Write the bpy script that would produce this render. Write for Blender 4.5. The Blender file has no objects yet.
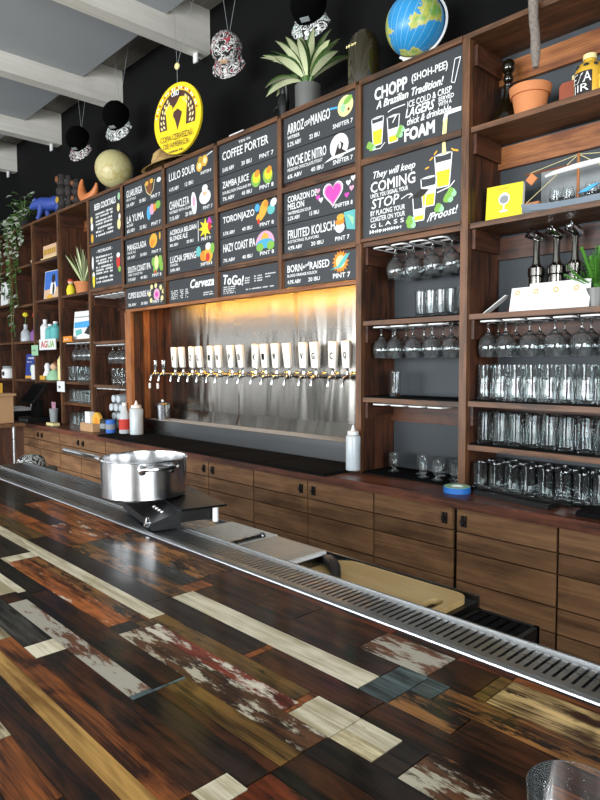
import bpy, bmesh, math, random
from mathutils import Vector, Matrix
R = math.radians
PI = math.pi
rnd = random.Random(7)
SC = bpy.context.scene
COL = SC.collection

# ------------------------------------------------------------------ camera
H = 1.45
yaw, pit, rol = R(-46.26), R(-3.356), R(-0.2075)
fw = Vector((math.sin(yaw) * math.cos(pit), math.cos(yaw) * math.cos(pit), math.sin(pit)))
rt = Vector((math.cos(yaw), -math.sin(yaw), 0))
up = rt.cross(fw)
rt, up = rt * math.cos(rol) + up * math.sin(rol), up * math.cos(rol) - rt * math.sin(rol)
cd = bpy.data.cameras.new('camera')
cam = bpy.data.objects.new('camera', cd)
COL.objects.link(cam)
M4 = Matrix((rt, up, -fw)).transposed().to_4x4()
M4.translation = Vector((0, 0, H))
cam.matrix_world = M4
cd.sensor_fit = 'AUTO'
cd.sensor_width = 36
cd.lens = 626 / 800 * 36
cd.clip_start = 0.02
SC.camera = cam

# ------------------------------------------------------------------ world, daylight, exposure
W = bpy.data.worlds.new('world')
SC.world = W
W.use_nodes = True
bg = W.node_tree.nodes['Background']
bg.inputs['Color'].default_value = (0.93, 0.96, 1.0, 1)
bg.inputs['Strength'].default_value = 1.2


def window_light(name, loc, rot, sx, sy, power, col=(0.93, 0.97, 1.0)):
    l = bpy.data.lights.new(name, 'AREA')
    l.shape = 'RECTANGLE'
    l.size, l.size_y = sx, sy
    l.energy = power
    l.color = col
    o = bpy.data.objects.new(name, l)
    o.location = loc
    o.rotation_euler = rot
    COL.objects.link(o)
    return o


# daylight through the street windows opposite the bar (and the side window)
for i, x in enumerate((-6.6, -3.6, -0.6)):
    window_light('daylight_front_window', (x, -4.35, 1.55), (R(90), 0, 0), 2.5, 1.7, (75, 220, 220)[i])
for y in (-3.05, -1.25):
    window_light('daylight_left_window', (-9.35, y, 1.75), (R(90), 0, R(-90)), 1.3, 1.9, 8)
window_light('daylight_side_window', (2.85, -1.2, 1.7), (R(90), 0, R(90)), 3.0, 1.8, 195)
vs = SC.view_settings
vs.view_transform = 'Standard'
vs.look = 'None'
vs.gamma = 1.0
vs.exposure = 0.24
vs.use_curve_mapping = False
SC.cycles.use_denoising = True
SC.cycles.max_bounces = 14
SC.cycles.transparent_max_bounces = 40
SC.cycles.caustics_reflective = False
SC.cycles.caustics_refractive = False


# ------------------------------------------------------------------ colour and material helpers
def lin(c):
    c = c.lstrip('#')
    out = []
    for i in (0, 2, 4):
        v = int(c[i:i + 2], 16) / 255
        out.append(v / 12.92 if v <= 0.04045 else ((v + 0.055) / 1.055) ** 2.4)
    return (*out, 1.0)


class NT:
    def __init__(s, name):
        s.m = bpy.data.materials.new(name)
        s.m.use_nodes = True
        s.t = s.m.node_tree
        s.n = s.t.nodes
        s.p = s.n['Principled BSDF']
        s.out = s.n['Material Output']

    def add(s, typ, **kw):
        n = s.n.new(typ)
        for k, v in kw.items():
            if k in n.inputs:
                n.inputs[k].default_value = v
            else:
                setattr(n, k, v)
        return n

    def lk(s, a, b):
        s.t.links.new(a, b)


def plain(name, c, rough=0.5, metal=0.0, coat=0.0, emit=0.0, noise=0.0, nscale=20, bump=0.0):
    t = NT(name)
    col = lin(c)
    t.p.inputs['Base Color'].default_value = col
    t.p.inputs['Roughness'].default_value = rough
    t.p.inputs['Metallic'].default_value = metal
    t.p.inputs['Coat Weight'].default_value = coat
    if emit:
        t.p.inputs['Emission Color'].default_value = col
        t.p.inputs['Emission Strength'].default_value = emit
    if noise or bump:
        tc = t.add('ShaderNodeTexCoord')
        nz = t.add('ShaderNodeTexNoise', Scale=nscale, Detail=5.0, Roughness=0.6)
        t.lk(tc.outputs['Object'], nz.inputs['Vector'])
        if noise:
            mx = t.add('ShaderNodeMixRGB')
            mx.inputs[1].default_value = tuple(max(0, v * (1 - noise)) for v in col[:3]) + (1,)
            mx.inputs[2].default_value = tuple(min(1, v * (1 + noise)) for v in col[:3]) + (1,)
            t.lk(nz.outputs['Fac'], mx.inputs[0])
            t.lk(mx.outputs[0], t.p.inputs['Base Color'])
        if bump:
            b = t.add('ShaderNodeBump', Strength=bump, Distance=0.01)
            t.lk(nz.outputs['Fac'], b.inputs['Height'])
            t.lk(b.outputs[0], t.p.inputs['Normal'])
    return t.m


def wood(name, dark, light, axis='X', rough=0.55, coat=0.0, vary=0.35, grain=1.0, wear=None, wear_amt=0.5, bump=0.25, lo=0.42, hi=0.585, wscale=1.0, spec=0.5):
    """Grained timber; every board (mesh island) takes its own tone and its own stretch of grain."""
    t = NT(name)
    tc = t.add('ShaderNodeTexCoord')
    ge = t.add('ShaderNodeNewGeometry')
    off = t.add('ShaderNodeVectorMath', operation='SCALE')
    cmb = t.add('ShaderNodeCombineXYZ', X=31.0, Y=17.0, Z=23.0)
    t.lk(cmb.outputs[0], off.inputs[0])
    t.lk(ge.outputs['Random Per Island'], off.inputs['Scale'])
    ad = t.add('ShaderNodeVectorMath', operation='ADD')
    t.lk(tc.outputs['Object'], ad.inputs[0])
    t.lk(off.outputs[0], ad.inputs[1])
    mp = t.add('ShaderNodeMapping')
    s = [38 * grain] * 3
    s['XYZ'.index(axis)] = 2.2 * grain
    mp.inputs['Scale'].default_value = s
    t.lk(ad.outputs[0], mp.inputs['Vector'])
    nz = t.add('ShaderNodeTexNoise', Scale=1.0, Detail=6.0, Roughness=0.65, Distortion=0.6)
    t.lk(mp.outputs[0], nz.inputs['Vector'])
    cr = t.add('ShaderNodeValToRGB')
    cr.color_ramp.elements[0].position = lo
    cr.color_ramp.elements[0].color = lin(dark)
    cr.color_ramp.elements[1].position = hi
    cr.color_ramp.elements[1].color = lin(light)
    mpf = t.add('ShaderNodeMapping')
    sf = [170 * grain] * 3
    sf['XYZ'.index(axis)] = 5.0 * grain
    mpf.inputs['Scale'].default_value = sf
    t.lk(ad.outputs[0], mpf.inputs['Vector'])
    nf = t.add('ShaderNodeTexNoise', Scale=1.0, Detail=4.0, Roughness=0.7)
    t.lk(mpf.outputs[0], nf.inputs['Vector'])
    mpb = t.add('ShaderNodeMapping')
    sb = [9.0 * grain] * 3
    sb['XYZ'.index(axis)] = 3.0 * grain
    mpb.inputs['Scale'].default_value = sb
    t.lk(ad.outputs[0], mpb.inputs['Vector'])
    nb = t.add('ShaderNodeTexNoise', Scale=1.0, Detail=3.0, Roughness=0.6, Distortion=1.0)
    t.lk(mpb.outputs[0], nb.inputs['Vector'])
    def mad(src, k, prev=None):
        m_ = t.add('ShaderNodeMath', operation='MULTIPLY_ADD')
        m_.inputs[1].default_value = k
        t.lk(src, m_.inputs[0])
        if prev is None:
            m_.inputs[2].default_value = 0.0
        else:
            t.lk(prev, m_.inputs[2])
        return m_.outputs[0]
    mixed = mad(nb.outputs['Fac'], 0.38, mad(nf.outputs['Fac'], 0.22, mad(nz.outputs['Fac'], 0.40)))
    t.lk(mixed, cr.inputs[0])
    hv = t.add('ShaderNodeHueSaturation')
    mr = t.add('ShaderNodeMapRange')
    mr.inputs[3].default_value = 1 - vary
    mr.inputs[4].default_value = 1 + vary
    t.lk(ge.outputs['Random Per Island'], mr.inputs[0])
    t.lk(mr.outputs[0], hv.inputs['Value'])
    t.lk(cr.outputs[0], hv.inputs['Color'])
    last = hv.outputs[0]
    if wear:
        mp2 = t.add('ShaderNodeMapping')
        s2 = [26.0 * wscale] * 3
        s2['XYZ'.index(axis)] = 7.0 * wscale
        mp2.inputs['Scale'].default_value = s2
        t.lk(ad.outputs[0], mp2.inputs['Vector'])
        n2 = t.add('ShaderNodeTexNoise', Scale=1.0, Detail=7.0, Roughness=0.7)
        t.lk(mp2.outputs[0], n2.inputs['Vector'])
        c2 = t.add('ShaderNodeValToRGB')
        c2.color_ramp.elements[0].position = 1 - wear_amt - 0.03
        c2.color_ramp.elements[1].position = 1 - wear_amt + 0.03
        t.lk(n2.outputs['Fac'], c2.inputs[0])
        mx = t.add('ShaderNodeMixRGB')
        mx.inputs[2].default_value = lin(wear)
        t.lk(c2.outputs[0], mx.inputs[0])
        t.lk(last, mx.inputs[1])
        last = mx.outputs[0]
    t.lk(last, t.p.inputs['Base Color'])
    t.p.inputs['Roughness'].default_value = rough
    t.p.inputs['Specular IOR Level'].default_value = spec
    t.p.inputs['Coat Weight'].default_value = coat
    t.p.inputs['Coat Roughness'].default_value = 0.12
    if bump:
        b = t.add('ShaderNodeBump', Strength=bump, Distance=0.004)
        t.lk(nz.outputs['Fac'], b.inputs['Height'])
        t.lk(b.outputs[0], t.p.inputs['Normal'])
    return t.m


def steel(name, c='#b9bcbe', rough=0.25, axis='Z', wave=0.0, streak=0.15, zrough=None):
    t = NT(name)
    t.p.inputs['Metallic'].default_value = 1
    tc = t.add('ShaderNodeTexCoord')
    mp = t.add('ShaderNodeMapping')
    s = [30.0] * 3
    s['XYZ'.index(axis)] = 0.6
    mp.inputs['Scale'].default_value = s
    t.lk(tc.outputs['Object'], mp.inputs['Vector'])
    nz = t.add('ShaderNodeTexNoise', Scale=1.0, Detail=3.0)
    t.lk(mp.outputs[0], nz.inputs['Vector'])
    mr = t.add('ShaderNodeMapRange')
    mr.inputs[3].default_value = max(0.02, rough - streak)
    mr.inputs[4].default_value = rough + streak
    t.lk(nz.outputs['Fac'], mr.inputs[0])
    t.lk(mr.outputs[0], t.p.inputs['Roughness'])
    if zrough:                                   # the upper part of the sheet is duller
        ge = t.add('ShaderNodeNewGeometry')
        sp = t.add('ShaderNodeSeparateXYZ')
        t.lk(ge.outputs['Position'], sp.inputs[0])
        m4 = t.add('ShaderNodeMapRange')
        m4.inputs[1].default_value, m4.inputs[2].default_value = zrough[0], zrough[1]
        m4.inputs[4].default_value = zrough[2]
        t.lk(sp.outputs[2], m4.inputs[0])
        ad = t.add('ShaderNodeMath', operation='ADD')
        t.lk(mr.outputs[0], ad.inputs[0])
        t.lk(m4.outputs[0], ad.inputs[1])
        t.lk(ad.outputs[0], t.p.inputs['Roughness'])
    t.p.inputs['Base Color'].default_value = lin(c)
    if wave:
        m2 = t.add('ShaderNodeMapping')
        m2.inputs['Scale'].default_value = (4.5, 4.5, 0.8)
        t.lk(tc.outputs['Object'], m2.inputs['Vector'])
        n2 = t.add('ShaderNodeTexNoise', Scale=1.0, Detail=2.0, Distortion=0.4)
        t.lk(m2.outputs[0], n2.inputs['Vector'])
        b = t.add('ShaderNodeBump', Strength=wave, Distance=0.05)
        t.lk(n2.outputs['Fac'], b.inputs['Height'])
        t.lk(b.outputs[0], t.p.inputs['Normal'])
    return t.m


def thin_glass(name, tint=(0.93, 0.96, 0.96), haze=0.07, rough=0.02, ior=1.6):
    t = NT(name)
    fr = t.add('ShaderNodeFresnel', IOR=ior)
    tr = t.add('ShaderNodeBsdfTransparent')
    tr.inputs['Color'].default_value = (*tint, 1)
    gl = t.add('ShaderNodeBsdfGlossy', Roughness=rough)
    gl.inputs['Color'].default_value = (1, 1, 1, 1)
    tl = t.add('ShaderNodeBsdfDiffuse')
    tl.inputs['Color'].default_value = (0.85, 0.9, 0.92, 1)  # white diffuse: cloudiness in plastic, painted sparkle in clear glass
    m1 = t.add('ShaderNodeMixShader')
    t.lk(fr.outputs[0], m1.inputs[0])
    t.lk(tr.outputs[0], m1.inputs[1])
    t.lk(gl.outputs[0], m1.inputs[2])
    m2 = t.add('ShaderNodeMixShader')
    m2.inputs[0].default_value = haze
    t.lk(m1.outputs[0], m2.inputs[1])
    t.lk(tl.outputs[0], m2.inputs[2])
    t.lk(m2.outputs[0], t.out.inputs['Surface'])
    return t.m


def real_glass(name, haze=0.0):
    t = NT(name)
    g = t.add('ShaderNodeBsdfGlass', Roughness=0.0, IOR=1.45)
    g.inputs['Color'].default_value = (0.97, 0.985, 0.985, 1)
    d = t.add('ShaderNodeBsdfDiffuse')
    d.inputs['Color'].default_value = (0.9, 0.94, 0.95, 1)
    x = t.add('ShaderNodeMixShader')
    x.inputs[0].default_value = haze  # share of white diffuse that imitates bright streaks on the glass
    t.lk(g.outputs[0], x.inputs[1])
    t.lk(d.outputs[0], x.inputs[2])
    t.lk(x.outputs[0], t.out.inputs['Surface'])
    return t.m


MAT = {}


def build_materials():
    m = MAT
    for ax in 'XYZ':
        m['shelf' + ax] = wood('shelf_wood_' + ax.lower(), '#1f120c', '#5a3420', ax, rough=0.5, vary=0.4)
        m['post' + ax] = wood('post_wood_' + ax.lower(), '#33200f', '#70492c', ax, rough=0.5, vary=0.25)
        m['warm' + ax] = wood('warm_wood_' + ax.lower(), '#6b3a1c', '#a5693a', ax, rough=0.5, vary=0.3)  # orange wood; on back rails and recess boards it imitates warm light
        m['door' + ax] = wood('cabinet_wood_' + ax.lower(), '#472f20', '#956e4b', ax, rough=0.65, spec=0.3, vary=0.30, grain=0.7, lo=0.36, hi=0.64, wear='#4a3626', wear_amt=0.3, wscale=0.5)
    m['counter'] = wood('counter_wood', '#3a2118', '#74432f', 'X', rough=0.35, vary=0.1)
    m['black_wall'] = plain('black_wall_paint', '#080808', 0.85, noise=0.15, nscale=3)
    m['black_wall'].node_tree.nodes['Principled BSDF'].inputs['Specular IOR Level'].default_value = 0.2
    m['slate'] = plain('slate_grey_paint', '#3d4246', 0.65, noise=0.12, nscale=4)
    m['ceiling'] = plain('grey_ceiling_panel', '#a6aaac', 0.7, noise=0.08, nscale=1.5)
    m['beam'] = wood('weathered_beam', '#d3cfc4', '#e3dfd4', 'Y', rough=0.75, vary=0.04, grain=0.35, bump=0.15)
    m['soffit'] = wood('weathered_soffit', '#8a857b', '#aaa59b', 'X', rough=0.8, vary=0.06, grain=0.5, bump=0.15)
    m['floor'] = plain('dark_concrete_floor', '#24211e', 0.5, noise=0.2, nscale=2)
    m['room'] = plain('grey_room_paint', '#2f2d2b', 0.8)
    m['board'] = plain('chalkboard', '#34373a', 0.55, noise=0.1, nscale=6)
    m['black'] = plain('black_plastic', '#121212', 0.35)
    m['rubber'] = plain('black_rubber', '#09090a', 0.75, noise=0.3, nscale=160, bump=0.8)
    m['iron'] = plain('black_iron', '#0d0d0d', 0.45)
    m['steel'] = steel('brushed_steel', '#97948e', 0.22, 'Z', wave=0.5, streak=0.04, zrough=(1.60, 1.84, 0.24))
    m['steelx'] = steel('brushed_steel_long', '#a9abac', 0.3, 'X')
    m['dsteel'] = steel('dull_steel', '#8d9092', 0.28, 'X', streak=0.04)
    m['potsteel'] = steel('pot_steel', '#c8c9ca', 0.22, 'Z', streak=0.12)
    m['chrome'] = plain('chrome', '#d9dadb', 0.08, 1.0)
    m['wire'] = plain('white_coated_wire', '#efefec', 0.35)
    m['cream'] = plain('cream_handle', '#f8f3e6', 0.4)
    m['glass'] = real_glass('clear_glass', 0.008)
    m['stemglass'] = real_glass('clear_stem_glass', 0.035)  # stronger white mix paints highlights onto the hanging glasses
    m['frost'] = thin_glass('cloudy_plastic', (0.85, 0.92, 0.97), haze=0.55, rough=0.2)
    m['brownglass'] = thin_glass('dark_brown_glass', (0.23, 0.19, 0.08), haze=0.0)
    m['terra'] = plain('terracotta', '#c97f4d', 0.75, noise=0.12, nscale=14)
    m['leaf'] = plain('leaf_green', '#43612f', 0.4, noise=0.3, nscale=25)
    m['leafpale'] = plain('leaf_pale', '#e4eabb', 0.4, noise=0.2, nscale=25)
    m['leafmid'] = plain('leaf_mid', '#56763a', 0.45, noise=0.3, nscale=25)
    m['leafwhite'] = plain('leaf_whitish', '#c9d1bf', 0.45, noise=0.25, nscale=25)
    m['fern'] = plain('fern_green', '#4f8a2f', 0.5, noise=0.3, nscale=25)
    m['potgrey'] = plain('grey_zinc', '#6f6f6c', 0.5, 0.5, noise=0.15, nscale=15)
    m['paper'] = plain('white_paper', '#e6e7e6', 0.7)
    m['card'] = plain('brown_cardboard', '#b9926a', 0.8, noise=0.06, nscale=8)
    for k, c in dict(white='#ececea', yellow='#e6d32c', orange='#e08a2a', green='#7fb04a', pink='#d9a0b8', magenta='#cc4aaa',
                     teal='#62b3b0', red='#c4372c', brown='#7a4a2b', purple='#8d5a9c', lemon='#e6d89a', grey='#8d9192',
                     blue='#3d6fc4', dark='#2a2422', mint='#9cc9a2', sky='#4aa3d8', skin='#d9b28f', gold='#b8912f',
                     amber='#d9a63a').items():
        m['c_' + k] = plain('chalk_' + k if k not in ('skin', 'gold') else k + '_tone', c, 0.75)


build_materials()
MAT['rubber'].node_tree.nodes['Principled BSDF'].inputs['Specular IOR Level'].default_value = 0.15


# ------------------------------------------------------------------ mesh builder
class MB:
    def __init__(s):
        s.v, s.f, s.mi, s.mats = [], [], [], []
        s.cur = 0

    def mat(s, m):
        m = MAT[m] if isinstance(m, str) else m
        if m not in s.mats:
            s.mats.append(m)
        s.cur = s.mats.index(m)
        return s

    def add(s, vs, fs):
        b = len(s.v)
        s.v += [tuple(v) for v in vs]
        for f in fs:
            s.f.append([b + i for i in f])
            s.mi.append(s.cur)
        return s

    def box(s, x0, x1, y0, y1, z0, z1):
        vs = [(x, y, z) for z in (z0, z1) for y in (y0, y1) for x in (x0, x1)]
        return s.add(vs, [(0, 2, 3, 1), (4, 5, 7, 6), (0, 1, 5, 4), (2, 6, 7, 3), (0, 4, 6, 2), (1, 3, 7, 5)])

    def obox(s, c, size, mtx):
        """box of a size at c turned by a 3x3 matrix"""
        a, b, d = [q / 2 for q in size]
        vs = [Vector(c) + mtx @ Vector((x, y, z)) for z in (-d, d) for y in (-b, b) for x in (-a, a)]
        return s.add(vs, [(0, 2, 3, 1), (4, 5, 7, 6), (0, 1, 5, 4), (2, 6, 7, 3), (0, 4, 6, 2), (1, 3, 7, 5)])

    def lathe(s, prof, n=20, c=(0, 0, 0), mtx=None, closed=False):
        """profile [(r, z)] turned about the z axis"""
        vs, fs = [], []
        for r, z in prof:
            for k in range(n):
                a = 2 * PI * k / n
                p = Vector((r * math.cos(a), r * math.sin(a), z))
                vs.append(Vector(c) + (mtx @ p if mtx else p))
        L = len(prof)
        for i in range(L if closed else L - 1):
            j = (i + 1) % L
            for k in range(n):
                k2 = (k + 1) % n
                fs.append((i * n + k, i * n + k2, j * n + k2, j * n + k))
        if not closed:
            if prof[0][0] > 1e-6:
                fs.append(tuple(range(n))[::-1])
            if prof[-1][0] > 1e-6:
                fs.append(tuple((L - 1) * n + k for k in range(n)))
        return s.add(vs, fs)

    def tube(s, pts, r, n=6, closed=False, cap=True):
        pts = [Vector(p) for p in pts]
        rs = r if isinstance(r, (list, tuple)) else [r] * len(pts)
        L = len(pts)
        vs, fs = [], []
        prev = None
        for i, p in enumerate(pts):
            if closed:
                d = pts[(i + 1) % L] - pts[i - 1]
            else:
                d = pts[min(i + 1, L - 1)] - pts[max(i - 1, 0)]
            d = d.normalized() if d.length > 1e-9 else Vector((0, 0, 1))
            if prev is None:
                a = d.cross(Vector((0, 0, 1)))
                if a.length < 1e-3:
                    a = d.cross(Vector((1, 0, 0)))
            else:
                a = prev - d * prev.dot(d)
            a.normalize()
            prev = a
            b = d.cross(a)
            for k in range(n):
                t = 2 * PI * k / n
                vs.append(p + (a * math.cos(t) + b * math.sin(t)) * rs[i])
        for i in range(L if closed else L - 1):
            j = (i + 1) % L
            for k in range(n):
                k2 = (k + 1) % n
                fs.append((i * n + k, i * n + k2, j * n + k2, j * n + k))
        if not closed and cap:
            fs.append(tuple(range(n))[::-1])
            fs.append(tuple((L - 1) * n + k for k in range(n)))
        return s.add(vs, fs)

    def ball(s, c, rx, ry=None, rz=None, n=16, m=10, mtx=None):
        ry = rx if ry is None else ry
        rz = rx if rz is None else rz
        vs, fs = [], []
        for i in range(m + 1):
            th = PI * i / m
            for k in range(n):
                a = 2 * PI * k / n
                p = Vector((rx * math.sin(th) * math.cos(a), ry * math.sin(th) * math.sin(a), -rz * math.cos(th)))
                vs.append(Vector(c) + (mtx @ p if mtx else p))
        for i in range(m):
            for k in range(n):
                k2 = (k + 1) % n
                fs.append((i * n + k, i * n + k2, (i + 1) * n + k2, (i + 1) * n + k))
        return s.add(vs, fs)

    def prism(s, poly, y0, y1, plane='XZ'):
        """polygon [(a, b)] pushed along the third axis"""
        def P(a, b, c):
            return {'XZ': (a, c, b), 'XY': (a, b, c), 'YZ': (c, a, b)}[plane]
        n = len(poly)
        vs = [P(a, b, y0) for a, b in poly] + [P(a, b, y1) for a, b in poly]
        fs = [tuple(range(n)), tuple(range(2 * n - 1, n - 1, -1))]
        fs += [(i, i + n, (i + 1) % n + n, (i + 1) % n) for i in range(n)]
        return s.add(vs, fs)

    def build(s, name, m=None, parent=None, loc=None, world=False, smooth=35, doubles=True):
        """one mesh object; with world=True the vertices are world coordinates under an unturned parent"""
        if m is not None and not s.mats:
            s.mats = [MAT[m] if isinstance(m, str) else m]
        me = bpy.data.meshes.new(name)
        off = Vector((0, 0, 0))
        if world and parent is not None:
            off = Vector(parent.location)
            if parent.parent:
                off = off + Vector(parent.parent.location)
        elif loc is not None and world:
            off = Vector(loc)
        me.from_pydata([tuple(Vector(v) - off) for v in s.v], [], s.f)
        for q in s.mats:
            me.materials.append(q)
        me.polygons.foreach_set('material_index', s.mi)
        bm = bmesh.new()
        bm.from_mesh(me)
        if doubles:
            bmesh.ops.remove_doubles(bm, verts=bm.verts, dist=1e-6)
        bmesh.ops.recalc_face_normals(bm, faces=bm.faces)
        bm.to_mesh(me)
        bm.free()
        if smooth:
            me.polygons.foreach_set('use_smooth', [True] * len(me.polygons))
            me.set_sharp_from_angle(angle=R(smooth))
        o = bpy.data.objects.new(name, me)
        COL.objects.link(o)
        if parent is not None:
            o.parent = parent
        if loc is not None:
            o.location = loc
        return o


def tag(o, label, cat, group=None, kind=None):
    o['label'] = label
    o['category'] = cat
    if group:
        o['group'] = group
    if kind:
        o['kind'] = kind
    return o


def thing(name, label, cat, loc=(0, 0, 0), rz=0.0, group=None, rot=None):
    o = bpy.data.objects.new(name, None)
    o.empty_display_size = 0.05
    COL.objects.link(o)
    o.location = loc
    o.rotation_euler = rot if rot else (0, 0, rz)
    return tag(o, label, cat, group)


def struct(o, label=None):
    o['kind'] = 'structure'
    return o


def dup(root, loc, label, rz=None, group=None):
    r = root.copy()
    COL.objects.link(r)
    r.location = loc
    if rz is not None:
        r.rotation_euler[2] = rz
    r['label'] = label
    if group:
        r['group'] = group
    for ch in list(root.children):
        c = ch.copy()
        COL.objects.link(c)
        c.parent = r
        for g in ch.children:
            d = g.copy()
            COL.objects.link(d)
            d.parent = c
    return r


ORD = ['first', 'second', 'third', 'fourth', 'fifth', 'sixth', 'seventh', 'eighth', 'ninth', 'tenth', 'eleventh', 'twelfth',
       'thirteenth', 'fourteenth', 'fifteenth', 'sixteenth', 'seventeenth', 'eighteenth']

# lettering: flat strokes measured once, then scaled to the space they fill
_txt = {}


def letters(s):
    if s in _txt:
        return _txt[s]
    cu = bpy.data.curves.new('text', 'FONT')
    cu.body = s
    cu.size = 1.0
    cu.resolution_u = 2
    o = bpy.data.objects.new('text', cu)
    COL.objects.link(o)
    dg = bpy.context.evaluated_depsgraph_get()
    dg.update()
    me = o.evaluated_get(dg).to_mesh()
    vs = [(v.co.x, v.co.y) for v in me.vertices]
    fs = [tuple(p.vertices) for p in me.polygons]
    o.evaluated_get(dg).to_mesh_clear()
    bpy.data.objects.remove(o)
    bpy.data.curves.remove(cu)
    xs = [v[0] for v in vs]
    ys = [v[1] for v in vs]
    x0, x1, y0, y1 = min(xs), max(xs), min(ys), max(ys)
    r = ([((x - x0) / (x1 - x0), (y - y0) / (y1 - y0)) for x, y in vs], fs)
    _txt[s] = r
    return r


def write(mb, s, x, z, w, h, y, slope=0.0, shear=0.0, bold=0.0, axis='XZ'):
    """letter s into a w x h box whose lower left corner is (x, z) on the plane y"""
    vs, fs = letters(s)
    shifts = [(0, 0)] if not bold else [(0, 0), (bold, 0), (0, bold), (bold, bold)]
    for i, (dx, dz) in enumerate(shifts):
        pts = []
        for a, b in vs:
            X = x + a * w + b * h * shear + dx
            Z = z + b * h + a * w * slope + dz
            yy = y - i * 0.00005
            pts.append((X, yy, Z) if axis == 'XZ' else (X, Z, yy))
        mb.add(pts, fs)


def scribble(mb, x, z, w, h, y, seed=0, slope=0.0):
    """writing too small to read: a run of short word-like strokes"""
    q = random.Random(seed)
    a = 0.0
    while a < w:
        wl = q.uniform(0.5, 1.4) * h
        if a + wl > w:
            break
        if q.random() > 0.16:
            zz = z + a * slope
            k = q.uniform(0.75, 1.0)
            mb.add([(x + a, y, zz), (x + a + wl * 0.42, y, zz), (x + a + wl * 0.42, y, zz + h * k), (x + a, y, zz + h * k)], [(0, 1, 2, 3)])
            mb.add([(x + a + wl * 0.42, y, zz + h * 0.3), (x + a + wl * 0.8, y, zz + h * 0.3),
                    (x + a + wl * 0.8, y, zz + h * 0.62), (x + a + wl * 0.42, y, zz + h * 0.62)], [(0, 1, 2, 3)])
        a += wl


def ell(mb, x, z, rx, rz, y, n=18, rot=0.0, a0=0, a1=2 * PI):
    pts = []
    full = abs(a1 - a0 - 2 * PI) < 1e-6
    for k in range(n if full else n + 1):
        t = a0 + (a1 - a0) * k / n
        a, b = rx * math.cos(t), rz * math.sin(t)
        pts.append((x + a * math.cos(rot) - b * math.sin(rot), y, z + a * math.sin(rot) + b * math.cos(rot)))
    mb.add(pts, [tuple(range(len(pts)))])


def line(mb, pts, w, y):
    for (x0, z0), (x1, z1) in zip(pts[:-1], pts[1:]):
        d = Vector((x1 - x0, z1 - z0))
        if d.length < 1e-9:
            continue
        n = Vector((-d.y, d.x)).normalized() * w / 2
        mb.add([(x0 - n.x, y, z0 - n.y), (x1 - n.x, y, z1 - n.y), (x1 + n.x, y, z1 + n.y), (x0 + n.x, y, z0 + n.y)], [(0, 1, 2, 3)])


def flat(mb, pts, y):
    mb.add([(a, y, b) for a, b in pts], [tuple(range(len(pts)))])

# ================================================================== THE ROOM
WY = 2.74        # black wall behind the shelves
CZ = 3.81        # underside of the ceiling panels
FY = 2.38        # front of the shelves
struct(MB().box(-9.5, 3.0, -4.5, WY + 0.2, -0.1, 0).build('floor', 'floor'))
struct(MB().box(-9.5, 3.0, WY, WY + 0.15, 0, 4.3).build('wall_back', 'black_wall'))
b = MB().box(-9.65, -9.5, -4.65, WY + 0.15, 0, 0.7).box(-9.65, -9.5, -4.65, WY + 0.15, 3.3, 4.3)
for y0, y1 in ((-4.65, -3.7), (-2.4, -1.9), (-0.6, WY + 0.15)):
    b.box(-9.65, -9.5, y0, y1, 0.7, 3.3)
struct(b.build('wall_left', 'room'))
b = MB()                                                    # street side: piers and transom around three windows
b.box(-9.5, 3.0, -4.65, -4.5, 0, 0.7).box(-9.5, 3.0, -4.65, -4.5, 3.3, 4.3)
for x0, x1 in ((-9.5, -7.85), (-5.35, -4.85), (-2.35, -1.85), (0.65, 3.0)):
    b.box(x0, x1, -4.65, -4.5, 0.7, 3.3)
struct(b.build('wall_front', 'room'))
b = MB()
b.box(3.0, 3.15, -4.65, WY + 0.15, 0, 0.7).box(3.0, 3.15, -4.65, WY + 0.15, 3.3, 4.3)
b.box(3.0, 3.15, -4.65, -2.7, 0.7, 3.3).box(3.0, 3.15, 0.3, WY + 0.15, 0.7, 3.3)
struct(b.build('wall_right', 'room'))
b = MB()
b.box(-9.5, 3.0, -4.5, FY, CZ, CZ + 0.05)
struct(b.build('ceiling', 'ceiling'))
b = MB()
b.box(-9.5, 3.0, FY - 0.1, WY, 3.97, 4.2)
struct(b.build('trim_1', 'soffit'))                         # concrete soffit between ceiling panels and wall
for i, xr in enumerate((-8.82, -7.56, -6.33, -5.06, -3.78, -2.5, -1.22, 0.06, 1.34)):
    b = MB()
    b.box(xr - 0.115, xr, -4.5, WY - 0.001, 3.665, 3.969)
    o = struct(b.build('ceiling_beam', 'beam'))
    if 1 <= i <= 5:                                         # small white hanger plate under the beam end
        t = MB().box(xr - 0.085, xr - 0.04, 2.65, 2.662, 3.60, 3.664).build('trim_%d' % (i + 1), 'paper')
        struct(t)


# ================================================================== BACK COUNTER AND CABINETS
CTOP = 0.905
SEAMS = [-6.10, -5.27, -4.43, -3.52, -2.67, -1.81, -0.96, -0.11]
b = MB()
b.box(SEAMS[0], SEAMS[-1] + 0.02, 2.17, WY - 0.002, 0.865, CTOP)
o = b.build('worktop', 'counter')
tag(o, 'long reddish brown wooden back bar worktop along the wall', 'worktop')


def cab_label(i):
    return ['two door plank cabinet at the far left under the payment terminal',
            'two door plank cabinet under the back bar, second from the far left',
            'two door plank cabinet under the back bar, third from the far left',
            'two door plank cabinet just right of the steel pot under the rubber mats',
            'two door plank cabinet under the right end of the rubber mats',
            'two door plank cabinet below the blue tape roll with a wide dark gap',
            'two door plank cabinet at the right edge under the pint glasses'][i]


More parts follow.
